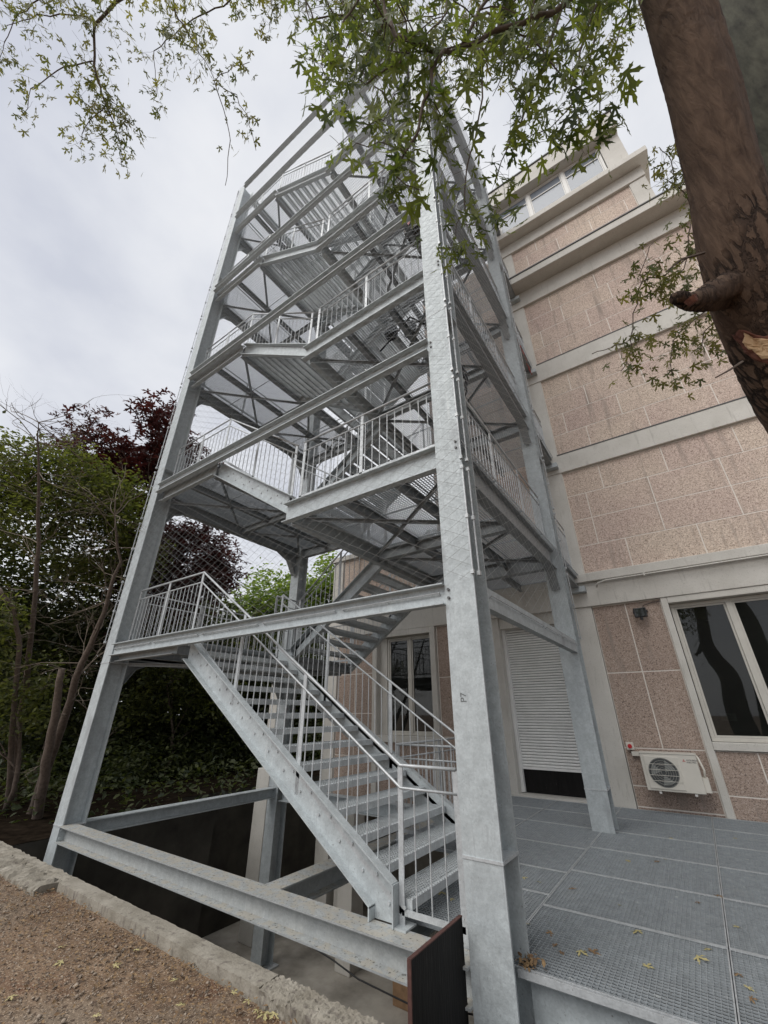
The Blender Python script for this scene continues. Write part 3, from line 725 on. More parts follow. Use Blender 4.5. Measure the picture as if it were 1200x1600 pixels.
net((CX1 + .19, FY0 - .03, z0n), (0, 1, 0), (0, 0, 1), FY1 - FY0, zt - z0n)
net((CX0 - .19, FY0, z0n), (0, 1, 0), (0, 0, 1), FY1 - FY0, zt - z0n, .15, .085)
# vertical rods and clamps that hold the net's edges at the columns
for (x, y) in ((CX1 + .16, FY0 - .03), (CX1 + .19, FY0 + .05), (CX0 - .18, FY0 - .03), (CX1 + .19, FY1 - .1)):
    mb = MB(); z = z0n
    while z < zt - .2:
        z2 = min(zt, z + 1.25); mb.tube([(x, y, z + .04), (x, y, z2 - .04)], .008, 5)
        for q in (z + .06, (z + z2) / 2, z2 - .06): mb.box(x - .02, x + .012, y - .012, y + .02, q - .02, q + .02)
        z = z2
    mb.build('net_edge_rod', M['galv_rail'], tower)
# stretched net under the first flight's head: cables running down from beam B
bm_ = MB()
for i in range(9):
    x = -1.9 - i * .18
    bm_.tube([(x, FY0 - .03, 2.62), (x - .05, FY0 - .03, 3.0 + .06 * math.sin(i)), (x + .05, FY0 - .03, 3.25)], .0025, 4)

# base frame at deck level
base = empty('base_frame', (-5, 5.5, -.13), 'galvanised steel base beams bolted round the pit under the stair', 'steel frame')
o = MB().hbeam((CX0 + .14, 3.47, -.1), (CX1 - .151, 3.47, -.1), .22, .2, .014).build('front_base_beam', M['galv_dirty'], base)
MB().box(CX0 + .145, CX0 + .157, 3.37, 3.57, -.19, -.01).build('end_plate', M['galv'], o)
bt = MB()
for zq in (-.055, -.15): 
    for yq in (3.4, 3.54): bt.tube([(CX0 + .157, yq, zq), (CX0 + .175, yq, zq)], .015, 6)
tag(bt.build('bolts', M['galv'], o), kind='stuff')
MB().hbeam((CX0, FY0 + .321, -.1), (CX0, FY1 - .321, -.1), .2, .19).build('side_base_beam', M['galv'], base)
MB().hbeam((-3.82, 3.585, -.105), (-3.82, 9.6, -.105), .22, .2).build('cross_base_beam', M['galv_dirty'], base)
MB().hbeam((CX0 + .151, FY1 - .16, -.14), (CX1 - .151, FY1 - .16, -.14), .2, .24).build('rear_base_beam', M['galv'], base)

# ------------------------------------------------------------------ grating deck
deck = empty('grating_deck', (0, 6.5, 0), 'steel grating walkway deck between the stair tower and the building wall', 'walkway')
rows = [3.56, 4.65, 5.72, 6.74, 7.73, 8.7, 9.62]
cols_ = [-1.55, -.25, 1.05, 2.35, 3.65]
_e = {}
def lid(x0, x1, y0, y1):
    g_ = grate(deck, x0 + .004, x1 - .004, y0 + .004, y1 - .004, 0)
    w, d = round(x1 - x0 - .008, 3), round(y1 - y0 - .008, 3)
    if (w, d) not in _e:
        mb = MB(); mb.box(0, w, -.001, .011, -.002, .005); mb.box(0, w, d - .011, d + .001, -.002, .005); mb.box(-.001, .007, .012, d - .012, -.002, .004); mb.box(w - .007, w + .001, .012, d - .012, -.002, .004)
        me = bpy.data.meshes.new('panel_edge'); me.from_pydata(mb.v, [], mb.f); me.materials.append(M['galv_rail']); _e[(w, d)] = me
    inst('panel_edge', _e[(w, d)], (x0 + .004, y0 + .004, 0), g_)
for j in range(6):
    for i in range(4): lid(cols_[i], cols_[i + 1], rows[j], rows[j + 1])
for a, b in ((3.78, 4.9), (4.9, 5.6)): lid(-2.5, -1.55, a, b)
rl = [5.6, 6.6, 7.73, 8.7, 9.62]
for a, b in zip(rl, rl[1:]):
    for c_, d_ in ((-3.75, -2.65), (-2.65, -1.55)): lid(c_, d_, a, b)
tr = MB()
for j in range(6):
    mid = rows[j] + (rows[j + 1] - rows[j]) * .46
    MB().box(-1.5, 3.6, mid, rows[j + 1] - .03, -.042, -.036).build('added_band_sheet', M['galv'], deck)  # made-up sheet, added so the far half of each row looks lighter
for y in (3.62, 5.72, 7.73, 9.5):
    o = MB().hbeam((-1.36 if y < 4 else -2.4, y + .03, -.036 - .15), (3.65, y + .03, -.036 - .15), .17, .3).build('deck_beam', M['galv'], deck)
for x in (-1.55, .0, 1.9, 3.6):
    if x > -1: MB().hbeam((x, 3.74, -.036 - .15), (x, 9.4, -.036 - .15), .15, .28).build('deck_beam', M['galv'], deck)
MB().hbeam((-2.5, 3.8, -.15), (-2.5, 9.4, -.15), .12, .2).build('deck_beam', M['galv'], deck)
for x, y in ((1.9, 3.65), (3.6, 3.65), (1.9, 7.7), (3.6, 7.7)):
    MB().hbeam((x, y, PZ), (x, y, -.33), .2, .2, up=(0, 1, 0)).build('deck_leg', M['galv'], deck)
MB().box(-1.4, 3.65, 3.538, 3.552, -.036, .002).build('edge_strip', M['galv_rail'], deck)
guard([(-3.7, 5.62, 0), (-3.7, 9.5, 0)], True, parent=deck); guard([(-3.7, 5.62, 0), (-2.52, 5.62, 0)], True, parent=deck)

# black shuttering board closing the gap by the near column
pb = MB().box(-1.725, -1.705, 2.72, 3.395, -1.1, .24).build('plywood_board', M['ply'])
tag(pb, 'black film faced plywood board standing between the kerb and the near steel column', 'plywood board')
MB().box(-1.7275, -1.7025, 2.712, 3.395, .238, .2445).build('board_edge', M['ply_edge'], pb)
MB().box(-1.7275, -1.7025, 2.71, 2.7195, -1.1, .2379).build('board_edge', M['ply_edge'], pb)

def text(body, size, loc, rot, matl, parent, name='lettering'):
    c = bpy.data.curves.new(name, 'FONT'); c.body = body; c.size = size; c.extrude = .0006; c.materials.append(matl)
    t_ = bpy.data.objects.new(name, c); col.objects.link(t_); bpy.context.view_layer.update()
    me = bpy.data.meshes.new_from_object(t_.evaluated_get(bpy.context.evaluated_depsgraph_get())); bpy.data.objects.remove(t_)
    if not me.materials: me.materials.append(matl)
    o = bpy.data.objects.new(name, me); col.objects.link(o); o.location = loc; o.rotation_euler = rot; link(o, parent); return tag(o, kind='stuff')
M['chalk'] = mat('grey_marker', (.14, .15, .15), .8)
text('P7', .075, (CX1 - .02, FY0 - .002, 1.58), (math.pi / 2, math.radians(-90), 0), M['chalk'], near_col, 'chalk_mark')

# ------------------------------------------------------------------ the building
FY = 9.7
bld = empty('office_building', (2, 12, 0), 'pink exposed aggregate building with pale concrete bands beside the stair tower', 'building')
def bpart(name, x0, x1, y0, y1, z0, z1, matl='conc', parent=None, bev=.0):
    o = MB().box(x0, x1, y0, y1, z0, z1).build(name, M[matl], parent or bld)
    if bev: bevel(o, bev)
    return o
BXR = 10.0; BXL = -8.85
# core behind the cladding (mortar plane), upper storeys
bpart('wall_core', -1.5, BXR, FY + .005, 24, 4.2, 14.3, 'mortar')
bpart('wall_core', -1.5, 2.72, FY + .005, 24, 14.3, 16.6, 'mortar')
bpart('wall_core', BXL + .3, -1.5, FY + .2, 24, 3.6, 4.4, 'mortar')
bpart('wall_core', -5.0, -1.5, FY + .25, 24, 4.4, 16.6, 'mortar')
blk = {}
def block(x0, x1, z0, z1, yf=None, matl='agg', parent=None):
    yf = FY if yf is None else yf
    k = (round(x1 - x0, 3), round(z1 - z0, 3), matl)
    if k not in blk:
        w, h = k[0], k[1]; g_ = .0095; b = .002
        mb = MB(); vs = [(g_, .03, g_), (w - g_, .03, g_), (w - g_, .03, h - g_), (g_, .03, h - g_), (g_, b, g_), (w - g_, b, g_), (w - g_, b, h - g_), (g_, b, h - g_),
                         (g_ + b, 0, g_ + b), (w - g_ - b, 0, g_ + b), (w - g_ - b, 0, h - g_ - b), (g_ + b, 0, h - g_ - b)]
        fs = [(8, 9, 10, 11)]
        for a in range(4): c_ = (a + 1) % 4; fs += [(a, c_, 4 + c_, 4 + a), (4 + a, 4 + c_, 8 + c_, 8 + a)]
        me = bpy.data.meshes.new('cladding_block'); me.from_pydata(vs, [], fs); me.materials.append(M[matl]); blk[k] = me
    return inst('cladding_block', blk[k], (x0, yf + R_.uniform(0, .002), z0), parent or bld)
def courses(x0, x1, zs, ln, offs, matl='agg'):
    for j in range(len(zs) - 1):
        xs = [x0]; x = x0 + offs[j % len(offs)]
        while x < x1 - .12: xs.append(x); x += ln
        xs.append(x1)
        for a, b in zip(xs, xs[1:]): block(a, b, zs[j], zs[j + 1], matl=matl)
PXE = -1.29
courses(PXE, 9.4, [4.27, 4.93, 5.58, 6.23, 6.88], 1.28, (.95, .42, .42, .82), 'agg')
courses(PXE, 9.4, [7.42, 8.05, 8.68, 9.31, 9.94], 1.28, (.8, .35, 1.0, .7), 'agg')
courses(PXE, 9.4, [10.58, 11.21, 11.84, 12.47, 13.1], 1.28, (.7, .3, 1.0, .75), 'agg')
courses(PXE, 2.35, [14.32, 14.9, 15.45, 15.9], .98, (.9, .45, .8), 'agg')
# corner pilaster and bands, 4 cm proud
bpart('corner_pilaster', -1.7, PXE, FY - .05, FY + .3, 4.2, 16.0, 'conc')
for z0, z1 in ((6.9, 7.4), (9.96, 10.56)):
    bpart('concrete_band', -1.72, 9.45, FY - .075, FY + .1, z0, z1, 'conc', bev=.01)
    bpart('drip_flashing', -1.3, 9.45, FY - .085, FY + .02, z1 + .001, z1 + .025, 'roof')
bpart('concrete_band', BXL, 9.45, FY - .08, FY + .2, 3.55, 4.06, 'conc', bev=.01)
bpart('concrete_ledge', -1.75, 9.45, FY - .18, FY + .2, 4.062, 4.25, 'conc', bev=.012)
bpart('concrete_ledge', BXL, -1.76, FY - .06, FY + .2, 4.062, 4.25, 'conc', bev=.012)
bpart('concrete_band', -1.72, 9.45, FY - .09, FY + .1, 13.12, 13.75, 'conc', bev=.01)
bpart('cornice', -1.75, 9.6, FY - .55, FY + .2, 13.751, 14.02, 'conc', bev=.015)
bpart('gutter', -1.75, 9.6, FY - .575, FY - .3, 14.022, 14.06, 'roof')
# upper storey
bpart('concrete_pilaster', 2.36, 2.78, FY - .05, FY + .3, 14.03, 15.9, 'conc', bev=.01)
bpart('concrete_band', -1.72, 2.8, FY - .09, FY + .2, 15.902, 16.38, 'conc', bev=.01)
bpart('cornice', -1.75, 3.0, FY - .44, 24, 16.382, 16.62, 'conc', bev=.015)
bpart('roof_wall', 2.73, 2.75, FY + .3, 24, 14.03, 16.38, 'conc')
# penthouse with strip window
PY = 9.3
bpart('penthouse_wall', -1.6, 2.55, PY + .3, 20, 16.62, 18.2, 'conc')
bpart('penthouse_pier', 2.02, 2.58, PY, PY + .3, 16.622, 18.15, 'conc', bev=.01)
bpart('penthouse_pier', -1.75, -1.5, PY, PY + .3, 16.622, 18.1, 'conc', bev=.01)
bpart('penthouse_lintel', -1.8, 2.6, PY - .25, PY + .6, 18.101, 18.95, 'conc', bev=.015)
bpart('roof_flashing', -1.85, 2.65, PY - .29, PY + .65, 18.951, 19.0, 'roof')
def window(x0, x1, z0, z1, y, nlights, fmat='white_frame', gmat='glass', fw=.06, transom=None, parent=None):
    "frame with mullions, panes as sub-parts"
    mb = MB(); d0, d1 = y, y + .07
    mb.box(x0, x1, d0, d1, z0, z0 + fw); mb.box(x0, x1, d0, d1, z1 - fw, z1); mb.box(x0, x0 + fw, d0, d1, z0 + fw, z1 - fw); mb.box(x1 - fw, x1, d0, d1, z0 + fw, z1 - fw)
    xs = [x0 + (x1 - x0) * i / nlights for i in range(nlights + 1)]
    for x in xs[1:-1]: mb.box(x - fw * .8, x + fw * .8, d0 - .01, d1, z0 + fw, z1 - fw)
    if transom: mb.box(x0 + fw, x1 - fw, d0 + .012, d1 - .012, transom - .025, transom + .025)
    w_ = mb.build('window', M[fmat], parent or bld); bevel(w_, .006)
    for i in range(nlights):
        a = xs[i] + (fw if i == 0 else fw * .8); b = xs[i + 1] - (fw if i == nlights - 1 else fw * .8)
        sash = MB(); q = .035
        sash.box(a + .003, b - .003, d0 + .018, d1 - .012, z0 + fw + .003, z0 + fw + q); sash.box(a + .003, b - .003, d0 + .018, d1 - .012, z1 - fw - q, z1 - fw - .003)
        sash.box(a + .003, a + q, d0 + .018, d1 - .012, z0 + fw + q, z1 - fw - q); sash.box(b - q, b - .003, d0 + .018, d1 - .012, z0 + fw + q, z1 - fw - q)
        sash.build('sash', M[fmat], w_)
        MB().box(a + q, b - q, d0 + .04, d0 + .046, z0 + fw + q, z1 - fw - q).build('pane', M[gmat], w_)
    return w_
window(-1.48, 2.0, 16.64, 18.09, PY + .05, 3, 'white_frame', 'glass_sky', .07, transom=17.6)

# ground floor: wall panels, pilasters, openings
def lower_wall():
    bpart('wall_core', -1.3, .0, FY + .005, FY + .3, -.3, 3.55, 'mortar')
    bpart('wall_core', .0, 9.4, FY + .005, FY + .3, -.3, .93, 'mortar')
    bpart('pilaster', -1.75, -1.31, FY - .04, FY + .35, -.3, 3.549, 'conc', bev=.008)
    zs = [-.3, .03, .34, .93, 2.22, 3.54]
    for j, (a, b) in enumerate(zip(zs, zs[1:])):
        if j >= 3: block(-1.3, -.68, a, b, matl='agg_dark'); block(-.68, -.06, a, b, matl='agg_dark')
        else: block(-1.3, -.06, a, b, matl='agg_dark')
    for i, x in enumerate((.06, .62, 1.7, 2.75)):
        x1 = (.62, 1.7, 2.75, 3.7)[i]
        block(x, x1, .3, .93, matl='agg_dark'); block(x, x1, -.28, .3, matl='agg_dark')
    for x0 in (-.05, 3.72, 7.4):                                       # pale window surrounds
        bpart('window_jamb', x0, x0 + .11, FY - .06, FY + .3, -.1, 3.549, 'conc', bev=.01)
    for xa, xb in ((.061, 3.719), (3.831, 7.399)):
        s_ = bpart('window_sill', xa, xb, FY - .05, FY + .3, .94, 1.06, 'conc', bev=.01)
        bpart('window_head', xa, xb, FY - .06, FY + .3, 3.43, 3.549, 'conc', bev=.01)
        window(xa + .01, xb - .01, 1.065, 3.425, FY + .1, 4, 'grey_frame', 'glass', .06)
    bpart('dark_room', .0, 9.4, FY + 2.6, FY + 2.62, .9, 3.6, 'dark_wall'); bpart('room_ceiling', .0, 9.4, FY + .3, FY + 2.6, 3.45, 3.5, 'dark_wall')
    bpart('paper_notice', .3, .52, FY + .15, FY + .152, 1.38, 1.5, 'conc')
    bpart('wall_core', 7.4, 9.45, FY + .02, FY + .3, -.3, 3.549, 'mortar')
    # service door with roller shutter
    bpart('door_jamb', -3.72, -3.4, FY - .04, FY + .35, -.04, 3.549, 'conc', bev=.008)
    bpart('door_lintel', -3.39, -1.76, FY + .02, FY + .35, 3.3, 3.549, 'conc')
    sh = empty('roller_shutter', (-2.6, FY + .25, .5), parent=bld)
    z = .5; slat = []
    mb = MB(); h = .0545
    mb.prism([(.012, .002), (.003, .008), (0, h * .5), (.004, h - .016), (.018, h - .008), (.03, h - .004), (.03, .002)][::-1], 0, 1.6, 'x')
    mb2 = MB(); mb2.add([(v[0], v[1] - 0, v[2]) for v in mb.v], mb.f)
    me = bpy.data.meshes.new('shutter_slat'); me.from_pydata(mb2.v, [], mb2.f); me.materials.append(M['shutter'])
    while z < 3.28: inst('shutter_slat', me, (-3.37, FY + .22, z), bld); z += h
    bpart('shutter_guide', -3.397, -3.33, FY + .14, FY + .26, .05, 3.3, 'shutter')
    bpart('shutter_rail', -3.33, -1.77, FY + .2, FY + .25, .455, .498, 'shutter')
    bpy.data.objects.remove(sh)
    bpart('black_door_panel', -3.33, -2.66, FY + .23, FY + .25, .06, .452, 'ply'); bpart('black_door_panel', -2.655, -1.77, FY + .225, FY + .245, .06, .452, 'ply')
    bpart('door_threshold', -3.72, -1.76, FY - .06, FY + .35, -.04, .035, 'conc')
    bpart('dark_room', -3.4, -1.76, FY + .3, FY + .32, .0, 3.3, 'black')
    # left of the door: panels, french window, panels
    bpart('wall_core', -5.1, -3.73, FY + .005, FY + .3, -.5, 3.549, 'mortar')
    for a, b in ((-.48, 1.0), (1.0, 2.3), (2.3, 3.54)):
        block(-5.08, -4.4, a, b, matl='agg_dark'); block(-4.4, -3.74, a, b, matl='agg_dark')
    bpart('window_jamb', -5.26, -5.11, FY - .08, FY + .3, -.5, 3.549, 'conc', bev=.01)
    bpart('window_jamb', -7.1, -6.95, FY - .08, FY + .3, -.5, 3.549, 'conc', bev=.01)
    bpart('window_head', -6.949, -5.261, FY - .08, FY + .3, 3.4, 3.549, 'conc', bev=.01)
    bpart('window_sill', -6.949, -5.261, FY - .1, FY + .3, .85, 1.0, 'conc', bev=.01)
    bpart('wall_recess', -6.949, -6.72, FY + .1, FY + .3, 1.0, 3.4, 'conc')
    window(-6.715, -5.265, 1.005, 3.395, FY + .12, 2, 'grey_frame', 'glass', .06)
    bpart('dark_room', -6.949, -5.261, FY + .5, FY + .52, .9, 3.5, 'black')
    bpart('wall_core', -6.949, -5.261, FY + .03, FY + .3, -.5, .849, 'mortar')
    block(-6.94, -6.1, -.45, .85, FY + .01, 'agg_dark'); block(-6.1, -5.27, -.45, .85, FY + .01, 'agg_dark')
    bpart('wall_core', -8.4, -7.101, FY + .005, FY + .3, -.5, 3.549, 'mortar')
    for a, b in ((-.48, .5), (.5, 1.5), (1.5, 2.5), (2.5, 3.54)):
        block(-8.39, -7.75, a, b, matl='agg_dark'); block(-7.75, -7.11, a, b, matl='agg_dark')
    bpart('corner_pilaster', BXL, -8.401, FY - .05, FY + .4, -3.0, 3.549, 'conc', bev=.01)
    bpart('side_wall', BXL + .05, BXL + .3, FY + .4, 24, -3, 3.549, 'conc')
    # part of the building that rises left of the tower's rear
    bpart('corner_pilaster', -8.75, -8.35, FY - .04, FY + .3, 4.251, 6.0, 'conc', bev=.01)
    bpart('wall_core', -8.349, -5.0, FY + .02, 24, 4.251, 6.0, 'mortar')
    x = -8.34
    for i in range(5):
        for a, b in ((4.26, 5.1), (5.1, 5.98)): block(x + i * .66, x + (i + 1) * .66, a, b)
    bpart('parapet', -8.8, -5.0, FY - .1, 24, 6.001, 6.15, 'conc')
    x = -4.99
    for zz0 in (4.26, 7.42, 10.58, 13.74):
        for j in range(4):
            for i in range(3): block(x + i * 1.09, x + (i + 1) * 1.09, zz0 + j * .79, min(16.5, zz0 + (j + 1) * .79), FY + .23)
    # basement
    bpart('basement_wall', BXL, BXR, FY + 2.2, FY + 2.4, -3, -.5, 'conc_pit')
    bpart('floor_slab', BXL + .3, BXR, FY + .1, FY + 2.2, -.7, -.5, 'conc')
    for x in (-8.2, -5.2, -2.6, .5): bpart('basement_pillar', x, x + .35, FY - .02, FY + .35, -3, -.501, 'conc', bev=.01)
lower_wall()

# isolated concrete pillar by the rear left column
pl = empty('concrete_pillar', (-9.2, 8.3, PZ), 'pale square concrete pillar standing in the pit behind the rear left column', 'pillar')
bevel(MB().box(-9.6, -9.15, 8.15, 8.6, PZ, .25).build('pillar_shaft', M['conc'], pl), .012)
bevel(MB().box(-9.5, -9.2, 8.2, 8.5, .251, 2.6).build('pillar_neck', M['conc'], pl), .012)
pl2 = bevel(MB().box(-7.1, -6.72, 8.5, 8.9, PZ, -.45).build('concrete_pillar', M['conc']), .012)
tag(pl2, 'lower concrete pillar in the pit seen under the first flight of steps', 'pillar')
# cable lying on the pit floor
pts = [at(420, 1432, 7.6), at(470, 1468, 7.2), at(520, 1500, 6.9), at(560, 1530, 6.6), at(645, 1578, 6.2), at(740, 1600, 6.0)]
pts = [(p.x, p.y, max(p.z, -2.53)) for p in pts]
tag(MB().tube(pts, .012, 6).build('pit_cable', M['black'], smooth=True), 'thin black cable sagging across the pit below the front base beam', 'cable')
# rolled sheets / cardboard below the deck
M['card'] = mat('cardboard', (.26, .16, .09), .9, 0, var=.25, vscale=6)
tag(bevel(MB().box(-5.6, -4.9, 8.3, 8.9, PZ, -2.3).build('cardboard_box', M['card']), .01), 'brown cardboard box standing in the pit under the stairs', 'box')

# ------------------------------------------------------------------ air conditioner, switch, lamp, conduit
ac = empty('air_conditioner', (-.6, 9.45, .35), 'ivory outdoor air conditioner unit with round fan on wall brackets', 'air conditioner')
ax0, ax1, ay, az0, az1 = -1.03, -.22, 9.27, .34, .88
body = bevel(MB().box(ax0, ax1, ay, ay + .28, az0, az1).build('casing', M['ac'], ac), .012, 3)
MB().box(ax0 - .006, ax1 + .006, ay - .008, ay + .285, az1 + .001, az1 + .018).build('top_lid', M['ac'], ac)
bevel(MB().box(ax0 + .05, ax0 + .555, ay - .014, ay - .0005, az0 + .035, az1 - .035).build('fan_panel', M['ac'], ac), .006)
cx, cz, rr = ax0 + .3, (az0 + az1) / 2, .215
dm = MB().tube([(cx, ay - .0165, cz), (cx, ay - .0145, cz)], rr, 36); dm.build('fan_opening', M['ac_dark'], ac)
fr = MB()
for k in range(3):                                                    # fan blades
    a = k * 2.094 + .4; fr.prism([(cx + math.cos(a) * .03, cz + math.sin(a) * .03), (cx + math.cos(a - .1) * .19, cz + math.sin(a - .1) * .19), (cx + math.cos(a + .9) * .19, cz + math.sin(a + .9) * .19)], ay - .02, ay - .0175)
M['fan'] = mat('grey_fan', (.2, .21, .2), .5)
fr.build('fan', M['fan'], ac)
gr = MB()
for k in range(1, 7): 
    pts = [(cx + math.cos(t * math.pi / 18) * rr * k / 6.2, ay - .023, cz + math.sin(t * math.pi / 18) * rr * k / 6.2) for t in range(37)]; gr.tube(pts, .0012, 3, False)
for dzz in (-.12, -.04, .04, .12): gr.bar((ax0 + .06, ay - .027, cz + dzz), (ax0 + .545, ay - .027, cz + dzz), .004, .006)
gr.build('fan_grille', M['ac'], ac)
MB().box(ax1 + .001, ax1 + .08, ay + .06, ay + .26, az0 + .02, az0 + .22).build('valve_cover', M['ac'], ac)
pp = MB().tube([(ax1 + .04, ay + .1, az0 + .22), (ax1 + .06, ay + .09, az0 + .33), (ax1 + .02, ay + .12, az1 - .04), (ax1 - .01, ay + .2, az1)], .016, 8)
pp.build('pipe', M['ac'], ac, smooth=True)
for x in (ax0 + .18, ax1 - .14):
    mb = MB().bar((x, ay + .0, az0 - .02), (x, FY, az0 - .02), .035, .03); mb.bar((x, FY - .02, az0 - .02), (x, FY - .02, az0 + .3), .035, .03)
    mb.build('wall_bracket', M['white_frame'], ac)
text('MITSUBISHI\nELECTRIC', .03, (ax0 + .665, ay - .0015, az1 - .085), (math.pi / 2, 0, 0), M['ink'], ac)
lg = MB(); lx, lz, q = ax0 + .63, az1 - .085, .024
for a in (90, 210, 330):
    a = math.radians(a); d = (math.cos(a), math.sin(a)); n_ = (-d[1], d[0])
    lg.prism([(lx, lz), (lx + d[0] * q * .5 + n_[0] * q * .29, lz + d[1] * q * .5 + n_[1] * q * .29), (lx + d[0] * q, lz + d[1] * q), (lx + d[0] * q * .5 - n_[0] * q * .29, lz + d[1] * q * .5 - n_[1] * q * .29)], ay - .003, ay - .0008)
lg.build('logo', M['red'], ac)
MB().box(ax0 - .16, ax0 - .001, FY - .06, FY - .005, az1 - .075, az1 - .005).build('cable_duct', M['ac'], ac)
sw = bevel(MB().box(-1.25, -1.13, FY - .07, FY - .002, .9, 1.02).build('switch_box', M['ac']), .006)
tag(sw, 'small ivory isolator switch box with red knob above the air conditioner', 'switch')
MB().tube([(-1.19, FY - .09, .96), (-1.19, FY - .0705, .96)], .035, 14).build('knob', M['red'], sw)
MB().tube([(-1.19, FY - .03, .9), (-1.2, FY - .03, .86), (-1.18, FY - .02, .8)], .006, 5).build('cable', M['black'], sw)
fl = empty('flood_light', (-.45, FY - .1, 3.3), 'small black flood light mounted high on the wall panel', 'light')
b1 = MB().box(-.55, -.33, FY - .2, FY - .13, 3.2, 3.38).build('housing', M['black'], fl); bevel(b1, .01)
MB().box(-.53, -.35, FY - .203, FY - .2005, 3.22, 3.36).build('lens', M['glass'], fl)
mb = MB().bar((-.56, FY - .16, 3.3), (-.56, FY - .02, 3.34), .012, .03); mb.bar((-.32, FY - .16, 3.3), (-.32, FY - .02, 3.34), .012, .03); mb.bar((-.57, FY - .015, 3.34), (-.31, FY - .015, 3.34), .02, .04, (0, 0, 1)); mb.build('bracket', M['black'], fl)
MB().tube([(-.44, FY - .17, 3.2), (-.44, FY - .17, 3.15)], .025, 8).build('sensor', M['black'], fl)
MB().tube([(-.4, FY - .02, 3.36), (-.36, FY - .03, 3.45), (-.2, FY - .02, 3.49), (-.06, FY - .065, 3.48)], .007, 5).build('cable', M['black'], fl)
cn = MB().tube([(-1.1, FY - .2, 3.9), (-1.06, FY - .215, 3.985), (-.9, FY - .22, 4.02), (9.3, FY - .22, 4.04)], .016, 8).build('conduit', M['conc'], smooth=True)
tag(cn, 'thin pale conduit pipe running along the ledge above the ground floor window', 'pipe')
for x in (-.2, 2.2, 4.6):
    MB().box(x, x + .03, FY - .24, FY - .181, 3.99, 4.06).build('clip', M['conc'], cn)

# things left on the tower by the builders
cbl = MB()
zc_ = F[1] - .25
for k in range(3):
    pts = [(-2.0 + .17 * math.cos(t * .52 + k) + .02 * k, 5.0 + .1 * math.sin(t * .9), zc_ - .55 + .42 * math.sin(t * .52 + k)) for t in range(13)]
    cbl.tube(pts, .016, 6)
cbl.tube([(-2.1, 4.95, zc_ - .1), (-1.9, 4.4, zc_ + .02), (-2.2, 3.9, zc_ + .08), (-3.0, 4.2, zc_ + .1)], .016, 6)
tag(cbl.build('hanging_cable', M['black'], smooth=True), 'black flexible cable coiled and hung under the second floor of the tower', 'cable')
rag = MB()
for k in range(7):
    t = k / 6; rag.bar((CX1 + .05, 8.0 + .22 * k, 10.75 - .07 * k + .05 * math.sin(k * 2)), (CX1 + .08, 8.2 + .22 * k, 10.7 - .07 * (k + 1)), .012, .1)
tag(rag.build('red_strap', mat('faded_red_webbing', (.35, .1, .09), .8, var=.3)), 'faded red strap hanging at the third floor beside the wall', 'strap')
bx = MB().box(-2.55, -2.0, 4.4, 4.75, F[2] - .0 + .003, F[2] + .45).build('tool_crate', M['brown_board']); bevel(bx, .02)
tag(bx, 'dark brown crate standing on the third floor grating', 'crate')
MB().box(-2.5, -2.38, 4.38, 4.3995, F[2] + .15, F[2] + .3).build('red_patch', M['red'], bx)
for i, (x, y) in enumerate(((-2.75, 4.15), (-2.45, 4.3))):
    bag = MB().tube([(x, y, F[1] + .003), (x, y + .01, F[1] + .09), (x + .02, y + .02, F[1] + .2), (x + .01, y + .02, F[1] + .27)], [.1, .125, .1, .03], 12).build('work_bag', M['black'], smooth=True)
    tag(bag, ('black round tool bag on the second floor, left of its pair', 'black round tool bag on the second floor, right of its pair')[i], 'bag', 'tool bags on the second floor')

# ------------------------------------------------------------------ yellow leaves on the deck and dirt
lv = []
spots = [(1010, 1512), (905, 1487), (925, 1489), (870, 1478), (875, 1489), (893, 1390), (822, 1445), (998, 1455), (862, 1458), (1155, 1523), (1168, 1545), (1172, 1562), (1125, 1400), (1090, 1410), (1030, 1347), (1038, 1343), (966, 1414), (1110, 1485), (688, 1395), (706, 1405), (980, 1346), (1088, 1497), (1155, 1450), (1048, 1310), (840, 1378), (817, 1372), (912, 1288), (1150, 1310)]
def on_plane(px, py, z):
    d = (px - 600) / FPX * r0 - (py - 800) / FPX * UP + FW; t = (z - CAM.z) / d.z; return CAM + d * t
mes = []
for mt in ('yellow_leaf', 'dry_leaf'):
    me = bpy.data.meshes.new('fallen_leaf'); me.from_pydata([(x, y, z * 1.2 + .02) for x, y, z in LEAF_V], [], LEAF_F); me.materials.append(M[mt]); mes.append(me)
def fallen(px, py, z, i, where):
    p = on_plane(px, py, z)
    kind_ = 0 if R_.random() < .65 else 1; o = bpy.data.objects.new('fallen_leaf', mes[kind_]); col.objects.link(o); o.location = (p.x, p.y, z + .004)
    s = R_.uniform(.045, .085); o.scale = (s, s * R_.uniform(.6, 1), s); o.rotation_euler = (R_.gauss(0, .12), R_.gauss(0, .12), R_.random() * 6.28)
    tag(o, f'small {("yellow", "brown")[kind_]} fallen maple leaf lying {where}', 'leaf', f'fallen leaves {where}')
for i, (px, py) in enumerate(spots): fallen(px, py, .001, i, 'on the steel grating deck')
for i in range(18):
    px = R_.uniform(10, 560); py = R_.uniform(max(1400, 1395 + px * .42), 1598)
    if py < 1598: fallen(px, py, GZ + .02, i, 'on the brown dirt')
pile = scatter('leaf_pile', OVAL_V, OVAL_F, np.stack([NR.normal(-1.35, .03, 60), NR.normal(3.63, .03, 60), NR.random(60) * .025 + .004], -1), NR.uniform(.025, .05, 60), rand_rot(60, 1.2), M['dry_leaf'])
tag(pile, 'heap of dry brown leaves in the corner of the near column', kind='stuff')

